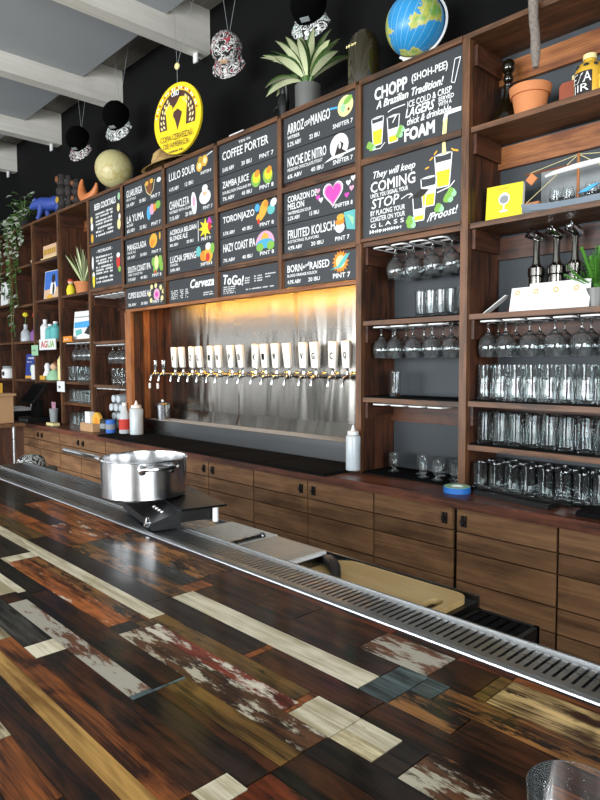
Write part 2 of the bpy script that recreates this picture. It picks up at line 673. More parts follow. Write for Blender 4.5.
PLANKZ = [(0.768, 0.862), (0.69, 0.765), (0.566, 0.687), (0.47, 0.563), (0.345, 0.467), (0.225, 0.342), (0.11, 0.222)]
for i in range(7):
    x0, x1 = SEAMS[i], SEAMS[i + 1]
    xm = (x0 + x1) / 2
    t = thing('base_cabinet', cab_label(i), 'cabinet', (xm, 2.4, 0))
    b = MB().box(x0 + 0.004, x1 - 0.004, 2.215, 2.70, 0.10, 0.864)
    b.box(x0 + 0.004, x1 - 0.004, 2.26, 2.70, 0.0, 0.10)
    b.build('carcass', 'black', t, world=True)
    for k, (a, c) in enumerate(((x0, xm), (xm, x1))):
        g0 = 0.005 if k == 0 else (0.012 if i == 5 else 0.004)
        g1 = 0.004 if k == 0 and i != 5 else (0.012 if k == 0 else 0.005)
        b = MB()
        for z0, z1 in PLANKZ:
            b.box(a + g0, c - g1, 2.195, 2.2145, z0 + 0.0015, z1 - 0.0015)
        d = b.build('door', 'doorX', t, world=True)
        hx = c - 0.045 if k == 0 else a + 0.045
        b = MB().box(hx - 0.011, hx - 0.004, 2.187, 2.195, 0.79, 0.835).box(hx + 0.004, hx + 0.011, 2.187, 2.195, 0.79, 0.835)
        b.box(hx - 0.008, hx + 0.008, 2.176, 2.19, 0.806, 0.818)
        h = MB()
        h.v, h.f, h.mi = b.v, b.f, b.mi
        h.v = [(v[0] - xm, v[1] - 2.4, v[2]) for v in h.v]
        ho = h.build('handle', 'iron', d)
# black rubber bar mats in front of the taps
for i in range(5):
    x0 = -4.47 + i * 0.48
    b = MB().box(x0 + 0.004, x0 + 0.476, 2.145, 2.485, CTOP, CTOP + 0.008)
    for k in range(24):
        xx = x0 + 0.012 + k * 0.0194
        b.box(xx, xx + 0.009, 2.15, 2.48, CTOP + 0.008, CTOP + 0.014)
    o = b.build('bar_mat', 'rubber', None, (0, 0, 0))
    tag(o, '%s black rubber bar mat from the left before the beer taps' % ORD[i], 'bar mat', 'rubber mats before the taps')


# ================================================================== SHELF UNITS
def planks_back(b, x0, x1, z0, z1, y, n):
    w = (x1 - x0) / n
    for k in range(n):
        b.box(x0 + k * w + 0.0015, x0 + (k + 1) * w - 0.0015, y, y + 0.015, z0, z1)


def shelf_unit(label, x0, x1, shelves, back, top=True, z_low=CTOP, side_light=False):
    z_low += 0.0004
    t = thing('shelf_unit', label, 'shelf unit', ((x0 + x1) / 2, 2.5, z_low))
    for x in (x0, x1):
        s = 1 if x == x0 else -1
        b = MB()
        for k in range(3):                                   # a side made of three upright boards
            y0 = FY + k * 0.08
            xa, xb = sorted((x, x + s * 0.02))
            b.box(xa, xb, y0 + 0.001, y0 + 0.079, z_low, 2.79)
        b.build('side_panel', 'shelfZ', t, world=True)
    b = MB().box(x0 + (0.0005 if x0 > -1.5 else -0.0175) * 0 - 0.0175, x0 + 0.0175, FY - 0.022, FY, z_low, 2.789)
    b.build('post', 'postZ', t, world=True)
    b = MB()
    if back == 'wood':
        planks_back(b, x0 + 0.02, x1 - 0.02, z_low, 2.79, 2.62, 5)
        b.build('back_panel', 'shelfZ', t, world=True)
    else:
        b.box(x0 + 0.02, x1 - 0.02, 2.62, 2.64, z_low, 2.79)
        b.build('back_panel', 'slate', t, world=True)
    if top:
        b = MB().box(x0 + 0.0005, x1 - 0.0005, FY - 0.02, WY - 0.002, 2.7905, 2.812)
        b.build('top_board', 'postX', t, world=True)
    for z in shelves:
        b = MB()
        b.box(x0 + 0.0205, x1 - 0.0205, FY - 0.012, 2.615, z - 0.022, z)
        b.build('shelf', 'postX', t, world=True)
    for z in [q for q in shelves if q > 1.2] + [2.79]:
        b = MB().box(x0 + 0.0205, x1 - 0.0205, 2.595, 2.612, z - 0.13, z - 0.035)
        b.build('back_rail', 'warmX' if z > 2.3 else 'shelfX', t, world=True)  # upper rails get paler orange wood to look lit
        for x, s in ((x0 + 0.0205, 1), (x1 - 0.0205, -1)):
            xa, xb = sorted((x, x + s * 0.016))
            MB().box(xa, xb, FY + 0.006, 2.594, z - 0.105, z - 0.023).build('cleat', 'shelfY', t, world=True)
    return t


P0, P1 = -2.045, -1.457
shelf_unit('open shelf unit below the CHOPP boards with hanging stemmed glasses', P0, P1, (2.035, 1.655, 1.28), 'slate')
shelf_unit('wide open shelf unit at the right holding rows of pint glasses', P1, -0.11, (2.43, 2.035, 1.655, 1.285, 1.098), 'slate')
shelf_unit('open shelf unit below the small cocktail menu boards', -4.985, -4.402, (2.035, 1.635, 1.28), 'wood')
shelf_unit('shelf unit with the spiky potted plant and glass racks', -5.59, -4.985, (2.06, 1.665, 1.295, 1.11), 'wood')
shelf_unit('shelf unit holding the dog picture and the AGUA sign', -6.19, -5.59, (2.43, 2.06, 1.68, 1.30), 'wood')
shelf_unit('shelf unit behind the trailing vine with the dark blue book', -6.80, -6.19, (2.43, 2.045, 1.68, 1.30), 'wood', z_low=0.905)
shelf_unit('shelf unit at the far left edge holding a white jar', -7.41, -6.80, (2.43, 2.08, 1.68, 1.30), 'wood', z_low=0.905)
b = MB().box(-7.41, -6.1, 2.17, WY - 0.002, 0.865, CTOP)
tag(b.build('worktop', 'counter'), 'dark worktop end at the far left behind the cardboard box', 'worktop')
b = MB().box(-7.41, -6.105, 2.2, 2.7, 0, 0.864)
tag(b.build('base_cabinet', 'shelfZ'), 'plain dark cabinet end behind the cardboard box table', 'cabinet')
o = MB().box(-1.24, -1.14, 2.50, 2.56, 2.8125, 3.968).build('wooden_post', 'shelfZ')
tag(o, 'dark wooden post rising from the top of the right shelf unit', 'post')

# ================================================================== TAP WALL
t = thing('tap_station', 'steel backed tap recess with wooden sides and a glowing top edge', 'tap wall', (-3.2, 2.6, CTOP))
b = MB().box(-4.27, P0 - 0.02, 2.692, 2.70, 1.10, 2.02)
b.build('steel_backsplash', 'steel', t, world=True)
b = MB()
n = 24
b.add([(-4.27, 2.692, 1.10), (P0 - 0.02, 2.692, 1.10), (P0 - 0.02, 2.665, 1.022), (-4.27, 2.665, 1.022)], [(0, 1, 2, 3)])
b.build('lower_panel', 'steel', t, world=True)
b = MB().box(-4.36, P0 - 0.02, 2.487, 2.70, CTOP + 0.001, 1.01)
b.box(-4.36, P0 - 0.02, 2.484, 2.496, 1.01, 1.024).box(-4.36, P0 - 0.02, 2.655, 2.69, 1.01, 1.022)
b.build('drip_box', 'dsteel', t, world=True)
b = MB()
for k in range(100):
    xx = -4.34 + k * 0.0225
    b.box(xx, xx + 0.012, 2.497, 2.654, 1.012, 1.0215)
b.build('drip_grate', 'wire', t, world=True)
b = MB()
for k in range(4):
    b.box(-4.40, -4.38, FY + 0.022 + k * 0.075, FY + 0.094 + k * 0.075, CTOP + 0.0155, 2.02)
b.build('side_panel', 'shelfZ', t, world=True)
b = MB().box(-4.40, -4.31, FY - 0.02, FY + 0.004, CTOP + 0.0155, 1.841)
b.build('front_board', 'warmZ', t, world=True)  # orange wood tone stands in for the strip glow on this board
b = MB()
planks_back(b, -4.379, -4.271, CTOP + 0.0005, 2.02, 2.685, 2)
b.build('wood_back', 'shelfZ', t, world=True)
b = MB().box(-4.379, -4.362, 2.50, 2.55, 1.03, 2.02)
b.build('batten', 'warmZ', t, world=True)  # warm glow is put into the colour of this board too
b = MB()
for k in range(4):
    b.box(P0 - 0.02, P0 - 0.0005, FY + 0.022 + k * 0.075, FY + 0.094 + k * 0.075, CTOP + 0.0155, 2.02)
b.build('side_panel', 'shelfZ', t, world=True)
b = MB().box(-4.379, P0 - 0.021, FY + 0.03, 2.70, 2.03, 2.05)
b.build('recess_ceiling', 'shelfX', t, world=True)
MAT['led'] = plain('led_glow', '#ffa51c', emit=3.0)
b = MB().box(-4.25, P0 - 0.05, 2.436, 2.450, 1.892, 1.900)
b.build('light_strip', 'led', t, world=True)
MB().box(-4.25, P0 - 0.05, 2.434, 2.452, 1.9005, 2.029).build('strip_channel', 'wire', t, world=True)
l = window_light('strip_light', (-3.15, 2.443, 1.889), (R(40), 0, 0), 2.1, 0.012, 8, (1.0, 0.47, 0.05))

# ================================================================== MENU FRAME
t = thing('menu_frame', 'dark wooden grid frame holding the menu chalkboards', 'frame', (-3.2, FY, 2.0))
PX = [-4.985, -4.402, -3.812, -3.207, -2.617, P0, P1]
BY = FY - 0.004      # board fronts stand here
b = MB().box(-4.985, P1, FY + 0.001, FY + 0.02, 2.05, 2.789).box(-4.379, P0 - 0.021, FY + 0.001, FY + 0.02, 1.875, 2.05)
b.build('backing', 'shelfX', t, world=True)
MB().box(-4.384, P0 - 0.018, FY - 0.0, WY - 0.002, 2.7905, 2.8115).build('top_board', 'postX', t, world=True)
for i, x in enumerate(PX[1:-1]):
    MB().box(x - 0.017, x + 0.017, FY - 0.028, FY - 0.0225, 1.862 if i not in (0, 4) else 2.03, 2.79).build('upright', 'postZ', t, world=True)
for k in range(6):
    x0, x1 = PX[k] + 0.017, PX[k + 1] - 0.017
    mids = [(2.785, 2.81), (2.382, 2.408), (2.022, 2.05)] if k else [(2.785, 2.81), (2.408, 2.422), (2.037, 2.062)]
    if k == 5:
        mids = [(2.785, 2.81), (2.403, 2.432), (2.037, 2.052)]
    for z0, z1 in mids:
        MB().box(x0, x1, FY - 0.026, FY + 0.0, z0, z1).build('rail', 'postX', t, world=True)
MB().box(-4.384, P0 - 0.018, FY - 0.02, FY + 0.02, 1.842, 1.862).build('rail', 'warmX', t, world=True)
for x in PX[2:5]:
    MB().box(x - 0.0165, x + 0.0165, FY - 0.02, FY - 0.0005, 1.863, 2.02).build('end_block', 'warmZ', t, world=True)


class Board:
    """a chalkboard with its lettering and drawing as parts; u, v run 0..1 over the board"""

    def __init__(s, x0, x1, z0, z1, label, tilt=0.0):
        s.x0, s.z0, s.w, s.h = x0, z0, x1 - x0, z1 - z0
        s.t = thing('chalkboard', label, 'chalkboard', ((x0 + x1) / 2, FY - 0.012, z0), group='menu chalkboards over the taps')
        MB().box(x0, x1, FY - 0.012, FY - 0.001, z0, z1).build('panel', 'board', s.t, world=True)
        s.L = MB().mat('c_white')
        s.D = MB()
        s.y = FY - 0.0135
        s.k = 0

    def X(s, u): return s.x0 + u * s.w
    def Z(s, v): return s.z0 + v * s.h

    def T(s, txt, u, v, w, h, slope=0.0, shear=0.0, bold=0.0015, col=None):
        if col:
            s.L.mat(col)
        write(s.L, txt, s.X(u), s.Z(v), w * s.w, h * s.h, s.y, slope, shear, bold)
        if col:
            s.L.mat('c_white')

    def S(s, u, v, w, h, seed=0):
        scribble(s.L, s.X(u), s.Z(v), w * s.w, h * s.h, s.y, seed)

    def E(s, c, u, v, ru, rv, rot=0.0, **kw):
        s.k += 1
        s.D.mat('c_' + c)
        ell(s.D, s.X(u), s.Z(v), ru * s.w, rv * s.w, s.y - s.k * 0.00006, rot=rot, **kw)

    def hop(s, u, v, r):
        for k in range(7):
            a = k * 2.4
            s.E('mint' if k % 2 else 'green', u + r * 0.6 * math.cos(a) * (k / 7), v + r * 0.6 * math.sin(a) * (k / 7), r * 0.42, r * 0.42)

    def P(s, c, pts):
        s.k += 1
        s.D.mat('c_' + c)
        flat(s.D, [(s.X(u), s.Z(v)) for u, v in pts], s.y - s.k * 0.00006)

    def N(s, c, pts, w=0.006):
        s.k += 1
        s.D.mat('c_' + c)
        line(s.D, [(s.X(u), s.Z(v)) for u, v in pts], w, s.y - s.k * 0.00006)

    def done(s):
        if s.L.f:
            s.L.build('lettering', None, s.t, world=True, smooth=0)
        if s.D.f:
            s.D.build('drawing', None, s.t, world=True, smooth=0)


def beer(B, title, abv, ibu, price, sub=None, tw=0.6, th=0.28, tv=0.48):
    """the usual beer board: name, style, strength, bitterness and price"""
    B.T(title, 0.06, tv, tw, th)
    if sub:
        B.T(sub, 0.06, tv - 0.15, min(0.5, 0.028 * len(sub)), 0.10, bold=0.0006)
    B.T(abv, 0.06, 0.10, 0.21, 0.13, bold=0.001)
    if ibu:
        B.T(ibu, 0.40, 0.10, 0.17, 0.13, bold=0.001)
    if price:
        B.T(price, 0.70, 0.10, 0.22, 0.13, bold=0.001)


def cols(k):
    return PX[k] + 0.021, PX[k + 1] - 0.021


# --- first column: two cocktail lists
x0, x1 = cols(0)
B = Board(x0, x1, 2.425, 2.783, 'tall chalkboard listing BEER COCKTAILS, leftmost in the top row')
B.T('BEER COCKTAILS', 0.16, 0.74, 0.66, 0.13, bold=0.003)
for i, v in enumerate((0.62, 0.55, 0.46, 0.39, 0.30, 0.22, 0.14)):
    B.S(0.2, v, 0.55, 0.055, i)
for c, u, v, a in (('lemon', 0.06, 0.55, 0.035), ('white', 0.07, 0.40, 0.04), ('amber', 0.07, 0.14, 0.045), ('mint', 0.92, 0.85, 0.035), ('lemon', 0.9, 0.62, 0.04), ('white', 0.93, 0.42, 0.03), ('lemon', 0.91, 0.27, 0.05)):
    B.E(c, u, v, a, a * 1.5)
B.done()
B = Board(x0, x1, 2.066, 2.404, 'tall chalkboard listing MICHELADAS below the cocktail list')
B.T('- MICHELADAS -', 0.2, 0.83, 0.5, 0.07)
for i, v in enumerate((0.70, 0.62, 0.55, 0.46, 0.39, 0.32, 0.20, 0.11)):
    B.S(0.18, v, 0.54, 0.058, 20 + i)
B.E('white', 0.07, 0.62, 0.03, 0.1)
B.E('yellow', 0.09, 0.22, 0.04, 0.12)
B.E('white', 0.09, 0.34, 0.04, 0.03)
B.E('red', 0.87, 0.52, 0.055, 0.11)
B.E('white', 0.87, 0.66, 0.05, 0.035)
B.E('green', 0.9, 0.34, 0.04, 0.04)
B.done()

# --- second column
x0, x1 = cols(1)
B = Board(x0, x1, 2.602, 2.783, 'small chalkboard with a brown figure drawing above the LA YUMA board')
beer(B, 'GUARURIGA', '5% ABV', '20 IBU', 'PINT 7', 'FRUIT ALE', tw=0.42)
for c, u, v, a, bb in (('brown', 0.66, 0.6, 0.07, 0.1), ('amber', 0.6, 0.75, 0.04, 0.03), ('amber', 0.72, 0.78, 0.04, 0.03), ('white', 0.9, 0.72, 0.05, 0.03)):
    B.E(c, u, v, a, bb)
B.N('lemon', [(0.55, 0.75), (0.6, 0.4), (0.68, 0.25), (0.76, 0.45), (0.8, 0.8)])
B.done()
B = Board(x0, x1, 2.411, 2.598, 'small chalkboard lettered LA YUMA with a pastel coloured splash')
beer(B, 'LA YUMA', '6% ABV', '22 IBU', 'PINT 7', 'BLONDE', tw=0.45)
for c, u, v, a, bb in (('sky', 0.64, 0.62, 0.05, 0.09), ('pink', 0.72, 0.72, 0.06, 0.07), ('orange', 0.79, 0.76, 0.04, 0.05), ('green', 0.87, 0.82, 0.06, 0.05)):
    B.E(c, u, v, a, bb)
B.done()
B = Board(x0, x1, 2.219, 2.379, 'small chalkboard lettered MANGOLADA with an orange mango drawing')
beer(B, 'MANGOLADA', '6% ABV', '20 IBU', 'PINT 7', 'SOUR ALE', tw=0.5)
B.E('amber', 0.74, 0.66, 0.1, 0.09, 0.5)
B.E('orange', 0.72, 0.58, 0.06, 0.04, 0.5)
B.E('amber', 0.90, 0.80, 0.02, 0.05)
B.done()
B = Board(x0, x1, 2.054, 2.215, 'small chalkboard lettered SOUTH COAST IPA with green hops')
beer(B, 'SOUTH COAST IPA', '7.1% ABV', '40 IBU', 'PINT 8', 'WEST COAST IPA', tw=0.6)
for u, v in ((0.74, 0.75), (0.82, 0.6), (0.9, 0.78), (0.78, 0.42), (0.93, 0.5)):
    B.E('green', u, v, 0.05, 0.06)
B.E('lemon', 0.81, 0.7, 0.05, 0.09)
B.E('red', 0.78, 0.3, 0.03, 0.02)
B.done()
B = Board(x0 - 0.002, x1 + 0.002, 1.868, 2.018, 'small chalkboard lettered CUPIDS BLONDE ALE with pink drawing, bottom row')
beer(B, 'CUPIDS BLONDE ALE', '5% ABV', '20 IBU', 'PINT 7', tw=0.60)
B.E('pink', 0.8, 0.5, 0.075, 0.075)
B.E('magenta', 0.8, 0.5, 0.04, 0.035)
for u, v in ((0.68, 0.88), (0.78, 0.92), (0.9, 0.8), (0.96, 0.6), (0.66, 0.25), (0.93, 0.3), (0.62, 0.55)):
    B.E('lemon', u, v, 0.032, 0.032)
B.done()

# --- third column
x0, x1 = cols(2)
B = Board(x0, x1, 2.60, 2.783, 'small chalkboard lettered LULO SOUR with three orange fruits')
beer(B, 'LULO SOUR', '4.1% ABV', '12 IBU', '', tw=0.55)
B.T('SNIFTER 8', 0.72, 0.3, 0.2, 0.1, bold=0.0008)
B.E('amber', 0.70, 0.62, 0.062, 0.062)
B.E('amber', 0.80, 0.74, 0.062, 0.062)
B.E('gold', 0.72, 0.80, 0.05, 0.045)
B.E('lemon', 0.70, 0.62, 0.035, 0.035)
B.E('lemon', 0.81, 0.74, 0.035, 0.035)
B.N('white', [(0.84, 0.88), (0.95, 0.95)])
B.done()
B = Board(x0, x1, 2.404, 2.596, 'small chalkboard lettered CHANCLETA with a white sandal drawing')
beer(B, 'CHANCLETA', '7.1% ABV', '20 IBU', '', 'WITBIER WITH GUAVA', tw=0.42)
B.E('white', 0.58, 0.46, 0.055, 0.13, 0.12)
B.E('pink', 0.58, 0.52, 0.03, 0.06, 0.12)
B.E('white', 0.8, 0.55, 0.11, 0.08)
B.E('skin', 0.8, 0.72, 0.04, 0.05)
B.E('white', 0.8, 0.83, 0.055, 0.04)
B.T('PINT 7', 0.76, 0.14, 0.18, 0.11, bold=0.0008)
B.done()
B = Board(x0, x1, 2.222, 2.379, 'small chalkboard lettered ACEROLA BELGIAN BLONDE ALE with yellow burst')
B.T('ACEROLA BELGIAN', 0.06, 0.66, 0.56, 0.2)
B.T('BLONDE ALE', 0.06, 0.40, 0.38, 0.2)
B.T('8% ABV', 0.06, 0.16, 0.18, 0.12, bold=0.001)
B.T('20 IBU', 0.42, 0.16, 0.14, 0.12, bold=0.001)
B.N('white', [(0.66, 0.95), (0.66, 0.12)], 0.006)
for a in range(8):
    an = a * PI / 4
    B.P('yellow', [(0.8 + 0.05 * math.cos(an + 0.5), 0.58 + 0.2 * math.sin(an + 0.5)), (0.8 + 0.14 * math.cos(an), 0.58 + 0.42 * math.sin(an)), (0.8 + 0.05 * math.cos(an - 0.5), 0.58 + 0.2 * math.sin(an - 0.5))])
B.E('yellow', 0.8, 0.58, 0.06, 0.06)
B.P('magenta', [(0.82, 0.75), (0.88, 1.0), (0.94, 0.72)])
B.E('red', 0.88, 0.62, 0.03, 0.05)
B.T('PINT 9', 0.72, 0.10, 0.18, 0.12, bold=0.001)
B.done()
B = Board(x0, x1, 2.063, 2.218, 'small chalkboard lettered LUCHA SPRING with a colourful mask drawing')
beer(B, 'LUCHA SPRING', '5.4% ABV', '', 'SNIFTER 8', 'SAISON', tw=0.55)
for c, u, v, a, bb in (('teal', 0.66, 0.72, 0.05, 0.06), ('orange', 0.76, 0.5, 0.07, 0.06), ('amber', 0.86, 0.55, 0.08, 0.1), ('white', 0.85, 0.86, 0.05, 0.04), ('red', 0.84, 0.42, 0.04, 0.05), ('green', 0.93, 0.74, 0.04, 0.06)):
    B.E(c, u, v, a, bb)
B.done()
B = Board(x0 + 0.01, x1 + 0.002, 1.866, 2.018, 'small chalkboard with slanted Cerveza lettering, bottom row')
B.T('Cerveza', 0.46, 0.52, 0.48, 0.36, shear=0.25, bold=0.004)
for i in range(5):
    B.S(0.05, 0.5 - i * 0.085, 0.16, 0.06, 40 + i)
    B.S(0.25, 0.5 - i * 0.085, 0.08, 0.06, 50 + i)
    B.S(0.37, 0.5 - i * 0.085, 0.07, 0.06, 60 + i)
B.S(0.74, 0.24, 0.2, 0.06, 70)
B.S(0.74, 0.15, 0.2, 0.06, 71)
B.done()

# --- fourth column
x0, x1 = cols(3)
B = Board(x0, x1, 2.60, 2.783, 'small chalkboard lettered COFFEE PORTER above ZAMBA JUICE')
B.T('TEN IN', 0.35, 0.84, 0.2, 0.08, bold=0.0006)
beer(B, 'COFFEE PORTER', '5.6% ABV', '30 IBU', 'PINT 7', tw=0.78, th=0.27)
B.done()
B = Board(x0, x1, 2.428, 2.596, 'small chalkboard lettered ZAMBA JUICE with green yellow mangoes')
beer(B, 'ZAMBA JUICE', '7% ABV', '45 IBU', 'PINT 8', 'DOUBLE NEW ENGLAND IPA', tw=0.46, th=0.3)
for s in (0.64, 0.83):
    B.E('green', s, 0.5, 0.075, 0.085, 0.5)
    B.E('yellow', s + 0.01, 0.56, 0.06, 0.06, 0.5)
    B.E('orange', s + 0.02, 0.68, 0.045, 0.035, 0.5)
B.done()
B = Board(x0, x1, 2.22, 2.379, 'small chalkboard lettered TORONJAZO with a bright citrus splash')
beer(B, 'TORONJAZO', '5.5% ABV', '40 IBU', 'PINT 8', tw=0.55, th=0.32)
for c, u, v, a, bb, r in (('amber', 0.76, 0.7, 0.06, 0.1, -0.5), ('amber', 0.70, 0.45, 0.06, 0.04, 0), ('sky', 0.66, 0.8, 0.04, 0.04, 0), ('teal', 0.88, 0.62, 0.06, 0.05, 0), ('white', 0.92, 0.85, 0.05, 0.04, 0.4), ('red', 0.68, 0.3, 0.02, 0.03, 0), ('orange', 0.8, 0.86, 0.04, 0.03, 0)):
    B.E(c, u, v, a, bb, r)
B.done()
B = Board(x0, x1, 2.056, 2.216, 'small chalkboard lettered HAZY COAST IPA with a dome drawing')
beer(B, 'HAZY COAST IPA', '7% ABV', '40 IBU', 'PINT 8', tw=0.56, th=0.3)
B.E('pink', 0.78, 0.5, 0.15, 0.13, a0=0, a1=PI)
B.E('amber', 0.78, 0.5, 0.07, 0.11, a0=0, a1=PI)
B.E('sky', 0.78, 0.5, 0.14, 0.05)
B.E('green', 0.70, 0.4, 0.06, 0.045)
B.E('green', 0.87, 0.4, 0.06, 0.045)
B.done()
B = Board(x0 - 0.002, x1 + 0.002, 1.864, 2.016, 'small chalkboard with ToGo! lettering, bottom row')
B.T('ToGo!', 0.04, 0.5, 0.36, 0.36, shear=0.2, bold=0.004, slope=-0.12)
for i in range(4):
    B.S(0.06, 0.34 - i * 0.08, 0.22, 0.055, 80 + i)
for i in range(3):
    B.S(0.44, 0.58 - i * 0.09, 0.1, 0.06, 90 + i)
    B.S(0.6, 0.6 - i * 0.09, 0.14, 0.06, 95 + i)
B.S(0.78, 0.62, 0.17, 0.06, 101)
B.S(0.78, 0.52, 0.1, 0.06, 102)
B.S(0.46, 0.14, 0.46, 0.06, 103)
B.done()

# --- fifth column
x0, x1 = cols(4)
B = Board(x0, x1, 2.607, 2.783, 'small chalkboard lettered ARROZ CON MANGO with a pale fruit')
B.T('ARROZ', 0.06, 0.48, 0.24, 0.3)
B.T('con', 0.31, 0.52, 0.08, 0.14, slope=0.2, bold=0.001)
B.T('MANGO', 0.40, 0.48, 0.26, 0.3)
B.T('WITBIER', 0.06, 0.32, 0.18, 0.1, bold=0.0008)
B.T('5.2% ABV', 0.06, 0.10, 0.2, 0.13, bold=0.001)
B.T('22 IBU', 0.38, 0.10, 0.14, 0.13, bold=0.001)
B.T('SNIFTER 7', 0.70, 0.14, 0.25, 0.12, bold=0.001)
B.E('lemon', 0.86, 0.66, 0.1, 0.095, 0.4)
B.E('green', 0.89, 0.8, 0.06, 0.03, 0.4)
B.E('mint', 0.83, 0.63, 0.03, 0.04)
B.E('brown', 0.9, 0.54, 0.015, 0.015)
B.N('sky', [(0.66, 0.74), (0.76, 0.70)], 0.01)
B.done()
B = Board(x0, x1, 2.437, 2.603, 'small chalkboard lettered NOCHE DE NITRO with a white moon')
beer(B, 'NOCHE DE NITRO', '6% ABV', '40 IBU', '', 'MEXICAN CHOCOLATE STOUT', tw=0.55, th=0.3)
B.E('white', 0.78, 0.62, 0.12, 0.115)
B.P('white', [(0.58, 0.24), (0.98, 0.36), (0.98, 0.42), (0.7, 0.38)])
B.P('dark', [(0.72, 0.36), (0.76, 0.66), (0.80, 0.74), (0.84, 0.64), (0.82, 0.5), (0.88, 0.38)])
B.E('white', 0.79, 0.62, 0.015, 0.03)
B.T('SNIFTER 7', 0.70, 0.10, 0.25, 0.13, bold=0.001)
B.done()
B = Board(x0, x1, 2.213, 2.379, 'small chalkboard lettered CORAZON DE MELON with a big pink heart')
B.T('CORAZON DE', 0.06, 0.68, 0.42, 0.2)
B.T('MELON', 0.06, 0.44, 0.24, 0.2)
B.T('WATERMELON SOUR', 0.06, 0.28, 0.34, 0.1, bold=0.0006)
B.T('5.2% ABV', 0.06, 0.10, 0.18, 0.12, bold=0.001)
B.T('15 IBU', 0.38, 0.10, 0.13, 0.12, bold=0.001)
B.T('SNIFTER 8', 0.72, 0.14, 0.23, 0.12, bold=0.001)


def heart(c, u, v, r):
    pts = []
    for k in range(26):
        a = 2 * PI * k / 26
        pts.append((u + r * 0.062 * 16 * math.sin(a) ** 3, v + r * 0.2 * (13 * math.cos(a) - 5 * math.cos(2 * a) - 2 * math.cos(3 * a) - math.cos(4 * a))))
    B.P(c, pts)


heart('white', 0.70, 0.62, 0.135)
heart('pink', 0.70, 0.62, 0.125)
heart('magenta', 0.70, 0.62, 0.105)
for u, v, c in ((0.5, 0.8, 'pink'), (0.54, 0.5, 'white'), (0.9, 0.8, 'white'), (0.94, 0.62, 'pink'), (0.88, 0.45, 'magenta'), (0.96, 0.9, 'white'), (0.5, 0.6, 'magenta')):
    heart(c, u, v, 0.03)
B.done()
B = Board(x0, x1, 2.055, 2.209, 'small chalkboard lettered FRUITED KOLSCH with a cup and teal leaf')
beer(B, 'FRUITED KOLSCH', '4.9% ABV', '20 IBU', '', 'ROTATING FLAVORS', tw=0.66, th=0.3)
B.P('teal', [(0.84, 0.98), (0.99, 1.0), (0.99, 0.35), (0.88, 0.42)])
B.P('mint', [(0.88, 0.9), (0.97, 0.75), (0.96, 0.5)])
B.E('white', 0.79, 0.52, 0.06, 0.05)
B.E('orange', 0.79, 0.7, 0.06, 0.03)
B.E('amber', 0.8, 0.85, 0.05, 0.03)
B.T('PINT 7', 0.73, 0.10, 0.18, 0.13, bold=0.001)
B.done()
B = Board(x0 + 0.0, x1 + 0.0, 1.868, 2.012, 'small chalkboard lettered BORN and RAISED with an orange sunburst badge')
B.T('BORN', 0.05, 0.55, 0.22, 0.27, slope=0.0)
B.T('and', 0.28, 0.62, 0.09, 0.14, slope=0.3, bold=0.001)
B.T('RAISED', 0.38, 0.55, 0.27, 0.27)
B.T('BLOOD ORANGE KOLSCH', 0.05, 0.38, 0.43, 0.1, bold=0.0008)
B.T('4.9% ABV', 0.05, 0.12, 0.2, 0.14, bold=0.001)
B.T('20 IBU', 0.36, 0.12, 0.16, 0.14, bold=0.001)
for a in range(16):
    an = a * PI / 8
    B.P('orange', [(0.8 + 0.08 * math.cos(an - 0.2), 0.66 + 0.08 * 3.7 * math.sin(an - 0.2)), (0.8 + 0.11 * math.cos(an), 0.66 + 0.11 * 3.7 * math.sin(an)), (0.8 + 0.08 * math.cos(an + 0.2), 0.66 + 0.08 * 3.7 * math.sin(an + 0.2))])
B.E('orange', 0.8, 0.66, 0.085, 0.085)
B.E('lemon', 0.8, 0.66, 0.06, 0.06)
B.P('teal', [(0.66, 0.42), (0.76, 0.52), (0.86, 0.88), (0.92, 0.92), (0.86, 0.62), (0.80, 0.45)])
B.T('PINT 7', 0.70, 0.10, 0.22, 0.16, bold=0.0015)
B.done()


# --- the two large boards about the chopp
def drawn_glass(B, u, v, w, h, level, foam=True):
    """outlined beer glass: left bottom corner at u, v"""
    t = w * 0.14
    if level > 0:
        B.P('yellow', [(u + t, v + 0.03 * h), (u + w - t, v + 0.03 * h), (u + w - t * (1 - level), v + level * h), (u + t * (1 - level), v + level * h)])
    if foam:
        B.P('white', [(u + t * (1 - level), v + level * h), (u + w - t * (1 - level), v + level * h), (u + w * 0.98, v + min(0.98, level + 0.28) * h), (u + w * 0.02, v + min(0.98, level + 0.28) * h)])
    B.N('white', [(u, v + h), (u + t, v), (u + w - t, v), (u + w, v + h)], 0.005)
    B.N('white', [(u, v + h), (u + w * 0.5, v + h * 1.03), (u + w, v + h), (u + w * 0.5, v + h * 0.97), (u, v + h)], 0.004)


x0, x1 = P0 + 0.019, P1 - 0.019
B = Board(x0, x1, 2.434, 2.783, 'large chalkboard headed CHOPP with drawn beer glasses and FOAM')
B.T('CHOPP', 0.13, 0.73, 0.34, 0.155, bold=0.004)
B.T('(SHOH-PEE)', 0.52, 0.76, 0.34, 0.12, bold=0.0015)
B.T('A Brazilian Tradition!', 0.15, 0.612, 0.66, 0.098, shear=0.25, bold=0.0022)
B.T('ICE COLD & CRISP', 0.48, 0.485, 0.42, 0.078, bold=0.001)
B.T('LAGERS', 0.46, 0.36, 0.27, 0.11, shear=0.2, bold=0.0025)
B.T('SERVED', 0.78, 0.42, 0.14, 0.05, bold=0.001)
B.T('WITH A', 0.78, 0.36, 0.12, 0.05, bold=0.001)
B.T('thick & drinkable', 0.47, 0.26, 0.42, 0.085, shear=0.25, bold=0.0012)
B.T('FOAM', 0.45, 0.06, 0.29, 0.15, bold=0.005)
drawn_glass(B, 0.10, 0.14, 0.13, 0.36, 0.55)
drawn_glass(B, 0.27, 0.11, 0.13, 0.34, 0.25)
